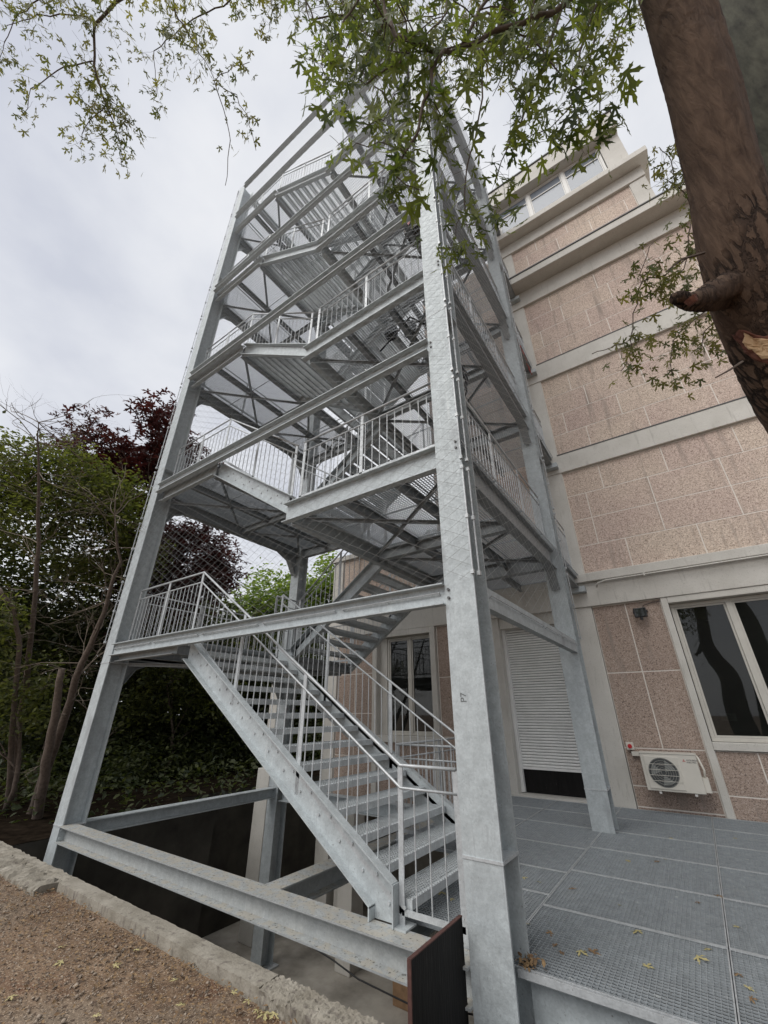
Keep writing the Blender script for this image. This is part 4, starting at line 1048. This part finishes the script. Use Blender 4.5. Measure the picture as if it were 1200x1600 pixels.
# ------------------------------------------------------------------ trees on the left
def blob_points(blobs, n, shell=.55):
    vol = np.array([b[3] * b[4] * b[5] for b in blobs]); idx = NR.choice(len(blobs), n, p=vol / vol.sum())
    B = np.array(blobs)[idx]; d = NR.normal(size=(n, 3)); d /= np.linalg.norm(d, axis=1)[:, None]
    r = NR.random(n) ** (1 / 3.); r = shell + (1 - shell) * r if shell < 1 else r
    r = np.where(NR.random(n) < .75, .62 + .42 * NR.random(n), NR.random(n) ** .5)
    return B[:, :3] + d * B[:, 3:6] * r[:, None]
def crown(name, blobs, n, size, matl, parent, tilt=1.4, clump=.0, proto=None):
    if clump:
        nc = max(10, n // 22); c = blob_points(blobs, nc); P = c[NR.integers(0, nc, n)] + NR.normal(0, clump, (n, 3))
    else: P = blob_points(blobs, n)
    pv, pf = proto or (SMALL_V, SMALL_F)
    o = scatter(name, pv, pf, P, NR.uniform(.6, 1.25, n) * size, rand_rot(n, tilt), matl, parent); tag(o, kind='stuff'); return o
def limb(mb, p, d, ln, r, depth, spread=.5, wig=.12, rn=R_):
    pts = [Vector(p)]; rad = [r]; d = Vector(d).normalized(); n = 5
    for i in range(n):
        d = (d + Vector((rn.gauss(0, wig), rn.gauss(0, wig), rn.gauss(0, wig * .7)))).normalized(); pts.append(pts[-1] + d * ln / n); rad.append(r * (1 - .55 * (i + 1) / n))
    mb.tube(pts, rad, 5 if r < .04 else 8)
    if depth > 0:
        for k in range(rn.randint(2, 4)):
            i = rn.randint(2, n); nd = (d + Vector((rn.gauss(0, spread), rn.gauss(0, spread), rn.gauss(.1, spread * .6)))).normalized()
            limb(mb, pts[i], nd, ln * rn.uniform(.5, .75), rad[i] * .65, depth - 1, spread, wig, rn)
    return pts
def tree(name, base, height, r, blobs, n, size, leaf, label, group='trees and shrubs left of the tower', lean=(0, 0, 1), depth=3, clump=.12, extra=None, cat='tree', proto=None):
    t = empty(name, base, label, cat, group)
    mb = MB(); limb(mb, base, lean, height * .7, r, depth, .45)
    mb.build('trunk', M['bark'], t, smooth=True)
    if n: crown('crown', blobs, n, size, M[leaf], t, clump=clump, proto=proto)
    if extra: extra(t)
    return t
def B(px, py, d, a, b=None, c=None):
    p = at(px, py, d); return (p.x, p.y, p.z, a, b or a, c or a)
def gbase(px, d, z=GZ):
    p = at(px, 1200, d); return (p.x, p.y, z)
OV = (OVAL_V, OVAL_F)
tree('purple_maple', gbase(240, 15), 6, .16, [B(165, 720, 15, 1.3, 1.3, .9), B(205, 765, 15, 1.5), B(255, 680, 15, .9, .9, 1.1), B(280, 740, 15, 1.1), B(235, 860, 15, 1.5), B(300, 880, 15, 1.5), B(340, 895, 15.5, .8), B(275, 940, 15, 1.1), B(240, 950, 14, 1.1), B(135, 665, 15, .6), B(262, 640, 15, .35), B(152, 640, 15, .3)], 8500, .26, 'leaf_red',
     'tall purple leaved maple rising behind the left column of the stair tower', clump=.28, proto=(LEAF_V[:-3], LEAF_F[:-1]))
tree('green_tree', gbase(430, 24), 6, .2, [B(425, 935, 24, 2.2, 2, 1.6), B(405, 980, 24, 2.2), B(470, 950, 24, 1.8), B(520, 905, 25, 1.5, 1.5, 1.6), B(500, 960, 24, 2)], 13000, .26, 'leaf_bright',
     'bright green leafy tree seen through the tower beyond the building corner', clump=.3, proto=OV)
tree('mid_tree', gbase(60, 12), 5.5, .1, [B(40, 740, 12, 1.4, 1.4, 1.0), B(110, 770, 12, 1.3), B(180, 790, 12, 1.1), B(30, 800, 11, 1.1), B(130, 860, 12, 1.2), B(200, 880, 12.5, 1.0), B(-60, 780, 12, 1.6)], 26000, .13, 'leaf_mid',
     'mid green bushy tree behind the bare twigs at the far left edge', clump=.22, proto=OV)
tree('dark_evergreen', gbase(120, 14), 5, .12, [B(40, 900, 14, 1.8), B(120, 960, 14, 2.0), B(200, 1010, 14, 1.9), B(60, 1040, 13, 1.8), B(160, 1120, 14, 2.0), B(30, 1180, 13, 1.7), B(-60, 1000, 14, 2.4), B(110, 1230, 13, 1.4)], 40000, .19, 'leaf_dark',
     'dense dark evergreen shrub mass filling the left of the garden', clump=.25, proto=OV)
tree('dark_evergreen', gbase(300, 17), 5, .12, [B(300, 1040, 17, 2.3), B(380, 1060, 17, 2.2), B(260, 1130, 17, 2.2), B(350, 1160, 17, 2.0), B(430, 1120, 18, 2.0), B(480, 1060, 20, 2.2), B(330, 990, 17, 1.6), B(400, 1190, 18, 1.6), B(300, 1230, 15, 1.5), B(220, 1220, 14, 1.5)], 42000, .21, 'leaf_dark',
     'dark leafy shrubs behind the lower flight, under the purple maple', clump=.25, proto=OV)
tree('far_hedge', gbase(200, 22), 5, .12, [B(50 + 75 * i, 1020 + 8 * (i % 3), 23, 3.0, 3.0, 3.4) for i in range(-4, 7)] + [B(50 + 75 * i, 1110, 22, 3.0, 2, 2.6) for i in range(-4, 8)], 52000, .42, 'leaf_dark',
     'far dark hedge closing the garden behind the other trees', clump=.35, proto=OV, cat='hedge')
tree('low_shrub', gbase(150, 10.5), 1.2, .03, [B(120, 1265, 10.5, 1.0, 1.0, .6), B(175, 1235, 11, .9, .9, .8), B(60, 1275, 10, 1.0, 1, .6)], 9000, .13, 'leaf_dark',
     'low dark shrubs at the foot of the bare stems beside the left column', clump=.2, proto=OV, cat='shrub', depth=2)
tree('low_shrub', gbase(260, 12.5), 1.2, .03, [B(235, 1225, 12.5, 1.1, 1.1, .8), B(300, 1215, 13.5, 1.2, 1.2, .9), B(365, 1200, 15, 1.3, 1.3, 1.0), B(430, 1190, 17, 1.5, 1.5, 1.1), B(330, 1245, 14, .9, .9, .5)], 20000, .14, 'leaf_dark',
     'low dark shrubs along the pit edge seen between the left column and the first flight', clump=.22, proto=OV, cat='shrub', depth=2)
tree('laurel_shrub', gbase(30, 8.5), 2.5, .05, [B(20, 1110, 8.5, .8, .8, .6), B(5, 1020, 8.5, .5), B(60, 1070, 9, .5), B(-30, 960, 8.5, .7), B(20, 950, 8.5, .35)], 2600, .12, 'leaf_mid',
     'broad leaved laurel shrub at the far left, lowest in the frame', clump=.14, proto=OV, cat='shrub', depth=2)
tree('young_tree', gbase(260, 13), 4, .05, [B(270, 1010, 13.5, 1.1), B(230, 1100, 13, .8), B(320, 1090, 14, 1.0), B(350, 1030, 14, .9)], 5000, .14, 'leaf_mid',
     'thin leaved young tree seen under the first landing of the tower', clump=.2, proto=OV)

def bare_tree(name, pts, rads, label, twigs, seed, ln=1.0, up=.1):
    rn = random.Random(seed); b = pts[0]
    t = empty(name, tuple(b), label, 'tree', 'thin bare stems left of the tower')
    mb = MB()
    P = []; Rr = []
    for i in range(len(pts) - 1):                                      # smooth the polyline a little
        for k in range(4): P.append(pts[i].lerp(pts[i + 1], k / 4) + Vector((rn.gauss(0, .012),) * 3)); Rr.append(rads[i] + (rads[i + 1] - rads[i]) * k / 4)
    P.append(pts[-1]); Rr.append(rads[-1])
    mb.tube(P, Rr, 8); mb.build('trunk', M['bark'], t, smooth=True)
    tb = MB()
    for k in range(twigs):
        i = rn.randint(int(len(P) * .35), len(P) - 1)
        d = Vector((rn.gauss(0, 1), rn.gauss(0, 1), rn.gauss(up, .5)))
        limb(tb, P[i], d, ln * rn.uniform(.5, 1.2), rn.uniform(.006, .012), 2, .6, .22, rn)
    tag(tb.build('twigs', M['twig'], t), kind='stuff')
    return t
def PL(*a): return [at(x, y, d) for x, y, d in a]
bare_tree('bare_stem', PL((15, 1335, 9.2), (28, 1150, 9.1), (48, 1000, 9), (60, 850, 9), (62, 700, 9), (60, 660, 9)), (.085, .075, .055, .04, .02, .008), 'tall straight thin tree with bare twigs rising at the far left', 46, 3, 1.25)
bare_tree('bare_stem', PL((35, 1310, 8), (75, 1200, 8), (120, 1060, 8.1), (160, 960, 8.3), (185, 880, 8.5), (180, 780, 8.6)), (.1, .085, .065, .045, .03, .01), 'slanting double stemmed tree with bare twigs near the left column', 40, 11, 1.1)
bare_tree('bare_stem', PL((45, 1335, 7.6), (70, 1215, 7.6), (85, 1120, 7.7), (97, 1045, 7.8)), (.09, .08, .07, .055), 'short broken trunk leaning right beside the slanting stems', 3, 17, .5)
bare_tree('bare_stem', PL((0, 920, 8.5), (20, 950, 8.5), (30, 1010, 8.5), (20, 1150, 8.5), (10, 1300, 8.5))[::-1], (.06, .05, .045, .04, .03), 'curved thin stem at the very left edge of the shrubs', 10, 23, .6)
# undergrowth between the stems and the kerb
g_ = blob_points([(-11.5, 4.8, -.1, 2.2, 1.5, .45), (-14, 7, 0, 1.6, 4, .9), (-16, 11, .3, 3.5, 5, 1.2), (-14, 16, .2, 5, 5, 1.2), (-10.2, 7.2, -.2, .8, 1.2, .3), (-11.5, 9, -.1, 1.3, 3, .4)], 26000)
tag(scatter('undergrowth', OVAL_V, OVAL_F, g_, NR.uniform(.08, .2, len(g_)), rand_rot(len(g_), 1.3), M['leaf_dark']), 'low dark undergrowth on the soil left of the pit', kind='stuff')

# ------------------------------------------------------------------ the near maple: trunks, stub, wounds and overhanging boughs
maple = empty('silver_maple', (1.0, 2.2, GZ), 'large silver maple with dark leaning trunk, broken branch stub and torn bark', 'tree')
def rough_tube(name, pts, rads, matl, parent, seg=26, n=26, amp=.02, seed=1, knobs=()):
    rn = np.random.default_rng(seed); P = []; Rr = []
    m_ = len(pts) - 1
    for i in range(m_):
        for k in range(seg):
            t = k / seg; p0 = pts[max(i - 1, 0)]; p1 = pts[i]; p2 = pts[i + 1]; p3 = pts[min(i + 2, m_)]
            P.append(.5 * ((2 * p1) + (p2 - p0) * t + (2 * p0 - 5 * p1 + 4 * p2 - p3) * t * t + (3 * p1 - p0 - 3 * p2 + p3) * t ** 3)); Rr.append(rads[i] + (rads[i + 1] - rads[i]) * t)
    P.append(pts[-1]); Rr.append(rads[-1])
    mb = MB(); mb.tube(P, Rr, n)
    V = np.array(mb.v); C_ = np.repeat(np.array([tuple(p) for p in P]), n, axis=0)
    ph = rn.random(8) * 6.28
    for j in range(len(V)):
        d = V[j] - C_[j]; a = math.atan2(d[1], d[0]); z = V[j][2]
        s = 1 + amp * 3 * (math.sin(a * 3 + ph[0] + z * 1.3) * .5 + math.sin(a * 5 + z * 2.7 + ph[1]) * .3 + math.sin(a * 9 + ph[2] + z * 5) * .14 + math.sin(z * 9 + a * 2 + ph[3]) * .12) + rn.normal() * amp * .35
        for (kp, kr, ka) in knobs:
            q = (V[j] - np.array(kp)); s += ka * math.exp(-(q @ q) / (kr * kr))
        V[j] = C_[j] + d * s
    mb.v = [tuple(v) for v in V]
    return mb.build(name, matl, parent, smooth=True)
tp = [Vector((1.25, 1.9, GZ - .2)), at(1440, 1150, 2.1), at(1375, 800, 2.1), at(1250, 590, 2.1), at(1172, 430, 2.15), at(1130, 270, 2.3), at(1087, 110, 2.5), at(1035, -60, 2.75), at(960, -300, 3.3)]
kn = at(1090, 470, 2.05); kn2 = at(1180, 520, 1.9)
trunk = rough_tube('trunk', tp, (.34, .28, .25, .215, .178, .162, .172, .172, .16), M['maple_bark'], maple, 22, 40, .022, 3, knobs=((tuple(at(1110, 470, 2.1)), .14, .22), (tuple(at(1150, 600, 2.0)), .2, .05)))
st_ = rough_tube('branch_stub', [at(1130, 455, 2.12), at(1098, 468, 2.02), at(1076, 472, 1.97), at(1060, 466, 1.94), at(1052, 468, 1.93)], (.09, .056, .04, .034, .02), M['maple_bark'], maple, 8, 20, .07, 5)
MB().tube([at(1078, 466, 1.9), at(1084, 474, 1.895)], [.028, .02], 9).build('stub_wound', M['wound_dark'], st_)
def wound(c, du, dv, nrm, outline, thick, matl, name):
    "irregular patch of exposed wood lying on the trunk"
    n = len(outline); vs = [c + du * x + dv * y + nrm * (thick * (1 - .6 * (x * x * 40))) for x, y in outline]; vs2 = [p - nrm * .05 for p in vs]
    ctr = c + nrm * (thick + .012)
    mb = MB(); mb.add([ctr] + vs + vs2, [(0, i + 1, (i + 1) % n + 1) for i in range(n)] + [(i + 1, i + 1 + n, (i + 1) % n + 1 + n, (i + 1) % n + 1) for i in range(n)])
    return mb.build(name, matl, maple)
def patch_on_trunk(pix, lift, matl, name, sub=5):
    "polygon traced on the trunk surface: points found by ray casting the trunk mesh"
    tr_ = trunk; out_ = []
    dg = bpy.context.evaluated_depsgraph_get(); inv = Matrix.Translation(-Vector(maple.location))
    def hit(px, py):
        d = (at(px, py, 1) - CAM).normalized(); ok, loc, nr, ix = tr_.ray_cast(CAM - Vector(maple.location) - Vector(tr_.location), d)
        if not ok: return None
        return loc + Vector(maple.location) + Vector(tr_.location) - d * lift
    cx_ = sum(p[0] for p in pix) / len(pix); cy_ = sum(p[1] for p in pix) / len(pix)
    rings = []; ns = len(pix) * 3
    bd = []
    for i in range(len(pix)):
        for k in range(3):
            a, b = pix[i], pix[(i + 1) % len(pix)]; t = k / 3; j = R_.gauss(0, 1.6)
            bd.append((a[0] + (b[0] - a[0]) * t + j, a[1] + (b[1] - a[1]) * t + R_.gauss(0, 1.6)))
    mb = MB(); c0 = hit(cx_, cy_)
    if c0 is None: return
    vs = [c0]; 
    for s in range(1, sub + 1):
        for (x, y) in bd:
            px_, py_ = cx_ + (x - cx_) * s / sub, cy_ + (y - cy_) * s / sub; h = hit(px_, py_) or vs[-1]
            vs.append(h + (CAM - h).normalized() * (-lift * 2.5 if s == sub else R_.uniform(-.004, .006)))
    m2 = len(bd); fs = [(0, 1 + (i + 1) % m2, 1 + i) for i in range(m2)]
    for s in range(sub - 1):
        for i in range(m2): a = 1 + s * m2 + i; b = 1 + s * m2 + (i + 1) % m2; fs.append((a, b, b + m2, a + m2))
    mb.add(vs, fs); return mb.build(name, matl, maple)
bpy.context.view_layer.update()
patch_on_trunk([(1150, 512), (1180, 520), (1230, 520), (1240, 575), (1195, 572), (1168, 560), (1152, 540), (1138, 520)], .006, M['wound_dark'], 'inner_bark')
patch_on_trunk([(1156, 518), (1190, 526), (1235, 530), (1230, 566), (1190, 562), (1172, 550), (1158, 538)], .014, M['wound'], 'bare_wood')
# second trunk behind
rough_tube('second_trunk', [Vector((1.45, 2.5, GZ - .2)), at(1420, 700, 3.0), at(1265, 320, 3.1), at(1180, 80, 3.4), at(1130, -80, 3.8), at(1070, -250, 4.3)], (.3, .27, .24, .22, .21, .2), mat('pale_bark', (.035, .034, .027), .95, 0, color2=(.1, .1, .075), vscale=14, bump=.5, bscale=40, stretch=(1, 1, .3)), maple, 14, 26, .02, 9)
tb_ = MB()
tb_.tube(PL((1100, 395, 2.2), (1065, 405, 2.1), (1040, 425, 2.05)), [.008, .006, .003], 5)
tb_.tube(PL((1160, 565, 1.95), (1140, 578, 1.9), (1118, 590, 1.86)), [.006, .005, .003], 5)
tb_.build('twig', M['bark'], maple)

# boughs and leaves
LP, LS, LR, LT = [], [], [], []      # large leaves
SP, SS, SR = [], [], []              # small far leaves
twg = MB()
def hang_rot(rn):
    "leaf hanging: tip mostly down, blade facing anywhere"
    a = rn.uniform(0, 2 * math.pi); tip = Vector((rn.gauss(0, .45), rn.gauss(0, .45), -1)).normalized()
    s = Vector((math.cos(a), math.sin(a), rn.gauss(0, .25))); s = (s - tip * s.dot(tip)).normalized(); nrm = s.cross(tip)
    return np.array([[s.x, tip.x, nrm.x], [s.y, tip.y, nrm.y], [s.z, tip.z, nrm.z]])
def bough(pts, r0_, r1_, seed, size, every=.05, droop=.25, side=.4, small=False, sub=2, jitter=.05, dens=1.0, main=True):
    "a bough through the given world points with side twigs that droop and carry leaves"
    rn = random.Random(seed); P = []
    m_ = len(pts) - 1
    for i in range(m_):
        sg = max(3, int((pts[i + 1] - pts[i]).length / .1))
        for k in range(sg): P.append(pts[i].lerp(pts[i + 1], k / sg) + Vector((rn.gauss(0, .008), rn.gauss(0, .008), rn.gauss(0, .008))))
    P.append(pts[-1]); n = len(P)
    MB().tube(P, [r0_ + (r1_ - r0_) * i / (n - 1) for i in range(n)], 6).build('bough', M['bark'], maple, smooth=True)
    def leaves_at(q, cnt):
        for _ in range(cnt):
            o_ = Vector((rn.gauss(0, jitter), rn.gauss(0, jitter), rn.gauss(-jitter * .7, jitter)))
            (SP if small else LP).append(tuple(q + o_)); (SS if small else LS).append(size * rn.uniform(.6, 1.2)); (SR if small else LR).append(hang_rot(rn))
    for i in range(0, n):
        t = i / n
        for _r in range(2 if (dens >= 1 and rn.random() < .45) else 1 if rn.random() < .8 * dens else 0):
            d = Vector((rn.gauss(0, 1), rn.gauss(0, 1), rn.gauss(-.1, .4))).normalized(); L_ = side * rn.uniform(.4, 1.2) * (1 - .35 * t)
            q = [P[i]]; ns = max(3, int(L_ / .07))
            for k in range(ns):
                d = (d + Vector((rn.gauss(0, .18), rn.gauss(0, .18), -droop * .8))).normalized(); q.append(q[-1] + d * (L_ / ns))
            twg.tube(q, [max(.0012, r1_ * .5 * (1 - .6 * k / ns)) for k in range(ns + 1)], 3, False)
            for w in q[1:]: leaves_at(w, rn.choice((0, 1, 1, 2)) if not small else rn.choice((1, 2, 2)))
        leaves_at(P[i], 1 if rn.random() < .5 * dens else 0)
# main central boughs (near, large leaves)
bough(PL((1000, -80, 2.6), (860, 20, 2.5), (720, 70, 2.4), (680, 90, 2.3), (670, 140, 2.25), (655, 200, 2.2), (635, 240, 2.2), (610, 265, 2.15)), .022, .004, 1, 0.093, side=.32)
bough(PL((690, 85, 2.35), (640, 60, 2.35), (615, 45, 2.4), (600, 10, 2.5), (590, -60, 2.6)), .014, .012, 2, 0.093, side=.3)
bough(PL((650, 55, 2.35), (620, 100, 2.3), (575, 130, 2.3), (540, 110, 2.3), (500, 100, 2.3)), .006, .002, 3, 0.087, side=.25)
bough(PL((720, 70, 2.4), (760, 0, 2.5), (800, -60, 2.6)), .01, .01, 4, 0.093, side=.4)
bough(PL((750, 60, 2.5), (755, 150, 2.4), (735, 240, 2.35), (722, 320, 2.3), (725, 345, 2.3), (760, 362, 2.3)), .006, .002, 5, 0.082, side=.22, dens=.6)
bough(PL((900, -60, 2.8), (870, 40, 2.7), (840, 120, 2.6), (815, 190, 2.55), (790, 240, 2.5), (775, 275, 2.5)), .012, .002, 6, 0.098, side=.3)
bough(PL((950, -40, 3.0), (905, 80, 2.8), (890, 150, 2.7), (905, 195, 2.65), (885, 215, 2.6)), .012, .002, 7, 0.109, side=.3)
bough(PL((800, -80, 2.8), (780, 30, 2.7), (790, 110, 2.6), (770, 150, 2.55)), .01, .002, 8, 0.093, side=.34)
bough(PL((620, -80, 2.7), (560, 0, 2.6), (530, 50, 2.5), (500, 90, 2.5), (510, 140, 2.45)), .01, .002, 9, 0.087, side=.28)
bough(PL((700, -60, 2.8), (700, 20, 2.6), (660, 60, 2.5)), .01, .004, 10, 0.093, side=.4)
bough(PL((640, 240, 2.2), (600, 220, 2.2), (560, 225, 2.2), (540, 235, 2.2)), .004, .0015, 11, 0.087, side=.14, dens=.7)
bough(PL((610, 265, 2.15), (640, 290, 2.15), (655, 300, 2.15)), .004, .0015, 12, 0.093, side=.15)
bough(PL((722, 330, 2.3), (705, 385, 2.3), (695, 390, 2.3)), .0022, .0015, 13, 0.055, side=.05, dens=.5)
bough(PL((705, 385, 2.25), (720, 400, 2.25), (730, 398, 2.25)), .0022, .0015, 14, 0.06, side=.06, dens=1)
bough(PL((760, 362, 2.3), (785, 355, 2.3), (792, 348, 2.3)), .002, .0015, 15, 0.066, side=.09, dens=.8)
bough(PL((670, 150, 2.3), (700, 200, 2.3), (690, 240, 2.3)), .004, .0015, 16, 0.087, side=.22)
bough(PL((580, -40, 2.8), (640, 120, 2.6), (600, 180, 2.4), (570, 200, 2.3)), .006, .002, 17, 0.087, side=.26)
bough(PL((840, -60, 2.6), (830, 60, 2.5), (870, 110, 2.45), (935, 160, 2.4), (940, 200, 2.4)), .008, .002, 18, 0.093, side=.24)
bough(PL((760, 20, 3.2), (820, 60, 3.2), (860, 0, 3.3), (930, 30, 3.3)), .008, .004, 19, 0.093, side=.45)
bough(PL((460, -40, 3.4), (490, 30, 3.3), (560, 20, 3.2), (640, -20, 3.2)), .008, .004, 20, 0.082, side=.4)
bough(PL((900, -100, 2.9), (800, 10, 2.8), (740, 110, 2.7), (700, 180, 2.6)), .01, .003, 61, 0.092, side=.35)
bough(PL((560, -80, 2.9), (600, 40, 2.8), (560, 100, 2.7), (610, 170, 2.6)), .01, .003, 62, 0.088, side=.32)
bough(PL((960, -90, 3.4), (880, -10, 3.3), (830, 60, 3.2), (800, 130, 3.1), (830, 180, 3.0)), .01, .003, 63, 0.092, side=.38)
bough(PL((700, -90, 3.4), (640, -20, 3.3), (560, 40, 3.2), (520, 110, 3.1)), .01, .003, 64, 0.084, side=.35)
bough(PL((960, -30, 3.6), (930, 60, 3.5), (900, 150, 3.4), (860, 200, 3.3), (820, 220, 3.2)), .01, .003, 65, 0.092, side=.3)
bough(PL((470, -60, 3.2), (480, 20, 3.1), (500, 70, 3.0), (540, 90, 2.9)), .006, .002, 66, .09, side=.3)
bough(PL((520, -60, 3.0), (540, 20, 2.9), (580, 60, 2.8), (620, 110, 2.7)), .006, .002, 67, .09, side=.32)
# higher, farther boughs: small leaves
def sm(pts, r, seed, size=.085, side=.45, **k): bough(PL(*pts), r, .003, seed, size, side=side, small=True, jitter=.07, **k)
sm(((215, -30, 5), (180, 5, 5), (148, 40, 5), (146, 100, 5), (160, 150, 5), (185, 210, 5), (190, 260, 5)), .022, 31, droop=.3)
sm(((148, 35, 5), (110, 20, 5), (60, 25, 5), (10, 40, 5)), .01, 32)
sm(((146, 95, 5), (90, 110, 5), (50, 140, 5), (35, 180, 5)), .008, 33, side=.3)
sm(((170, 160, 5), (130, 200, 5), (125, 225, 5)), .006, 34, side=.25)
sm(((160, 150, 5), (195, 170, 5), (200, 195, 5)), .005, 35, side=.2)
sm(((260, -40, 4.8), (275, 20, 4.8), (310, 80, 4.7), (335, 125, 4.7)), .012, 36, side=.45)
sm(((335, 125, 4.7), (350, 170, 4.7), (360, 220, 4.7), (352, 290, 4.7)), .006, 37, side=.03, dens=.1)
sm(((338, 130, 4.7), (370, 150, 4.7), (385, 180, 4.7), (400, 235, 4.7)), .004, 38, side=.1, dens=.9)
sm(((335, 125, 4.7), (365, 105, 4.7), (390, 97, 4.7)), .004, 39, side=.04, dens=.2)
sm(((400, -50, 5), (350, 10, 5), (300, 30, 5), (240, 80, 5), (245, 150, 5)), .01, 40, side=.45)
sm(((100, -50, 5.2), (60, 0, 5.2), (20, 30, 5.2), (0, 90, 5.2)), .01, 41, side=.4)
sm(((420, -40, 5), (425, 20, 5), (420, 50, 5)), .006, 42, side=.3)
sm(((480, -60, 5), (520, 20, 5), (600, 40, 5), (700, 20, 5), (800, 60, 5.2)), .012, 43, side=.7)
sm(((560, -40, 4.6), (620, 60, 4.6), (700, 80, 4.6), (780, 100, 4.6), (850, 60, 4.6)), .012, 44, side=.6)
sm(((330, -60, 5.5), (360, -20, 5.5), (420, -10, 5.5), (470, 10, 5.5)), .01, 45, side=.3)
sm(((980, 20, 4.8), (960, 80, 4.8), (940, 110, 4.8), (900, 100, 4.8)), .01, 46, side=.5)
sm(((1090, 250, 3.8), (1060, 300, 3.8), (1050, 250, 3.8), (1030, 230, 3.8)), .006, 47, side=.25, size=.07)
sm(((1090, 330, 3.6), (1060, 290, 3.6), (1040, 280, 3.6)), .006, 48, side=.2, size=.07)
sm(((1100, 380, 3.4), (1040, 430, 3.3), (1005, 440, 3.2), (990, 490, 3.2), (985, 550, 3.2), (970, 580, 3.2)), .006, 49, side=.16, size=.065)
sm(((1080, 350, 3.4), (1070, 420, 3.4), (1020, 460, 3.3), (1000, 430, 3.3), (1015, 385, 3.3)), .005, 50, side=.18, size=.065)
sm(((1110, 480, 3.4), (1075, 510, 3.3), (1050, 530, 3.3), (1050, 585, 3.2)), .005, 51, side=.2, size=.065)
sm(((1120, 500, 3.4), (1100, 520, 3.4), (1095, 550, 3.4)), .005, 52, side=.15, size=.065)
sm(((985, 530, 3.2), (955, 545, 3.2), (925, 553, 3.2)), .003, 53, side=.03, dens=.3, size=.065)
tag(twg.build('twigs', M['bark'], maple), kind='stuff')
# the 300 leaves nearest the camera are objects, the rest one mesh
d_ = [(Vector(p) - CAM).dot(FW) / s for p, s in zip(LP, LS)]
vis = []
for i, p in enumerate(LP):
    v = Vector(p) - CAM; w = v.dot(FW); px = 600 + FPX * v.dot(r0) / w; py = 800 - FPX * v.dot(UP) / w
    vis.append(0 if (0 < px < 1200 and 0 < py < 1600) else 1)
order = sorted(range(len(LP)), key=lambda i: (vis[i], d_[i])); big = set(order[:300])
lm = []
for k in range(6):
    me = bpy.data.meshes.new('leaf'); me.from_pydata(LEAF_V, [], LEAF_F); me.materials.append(M['leaf_maple'])
    a_ = me.attributes.new('tone', 'FLOAT', 'POINT'); a_.data.foreach_set('value', [k / 5] * len(LEAF_V)); lm.append(me)
for i in order[:300]:
    o = bpy.data.objects.new('leaf', R_.choice(lm)); col.objects.link(o); o.parent = maple
    m3 = Matrix([list(r) for r in LR[i]]).to_4x4(); m4 = Matrix.Translation(Vector(LP[i]) - Vector(maple.location)) @ m3 @ Matrix.Diagonal((LS[i],) * 3 + (1,))
    o.matrix_local = m4
rest = [i for i in range(len(LP)) if i not in big]
o = scatter('foliage', LEAF_V, LEAF_F, np.array([LP[i] for i in rest]), np.array([LS[i] for i in rest]), np.array([LR[i] for i in rest]), M['leaf_maple'], maple); tag(o, kind='stuff')
o = scatter('high_foliage', LEAF_V[:-3], LEAF_F[:-1], np.array(SP), np.array(SS), np.array(SR), M['leaf_maple_far'], maple); tag(o, kind='stuff')
print('leaves', len(LP), len(SP), 'objects', len(bpy.data.objects))
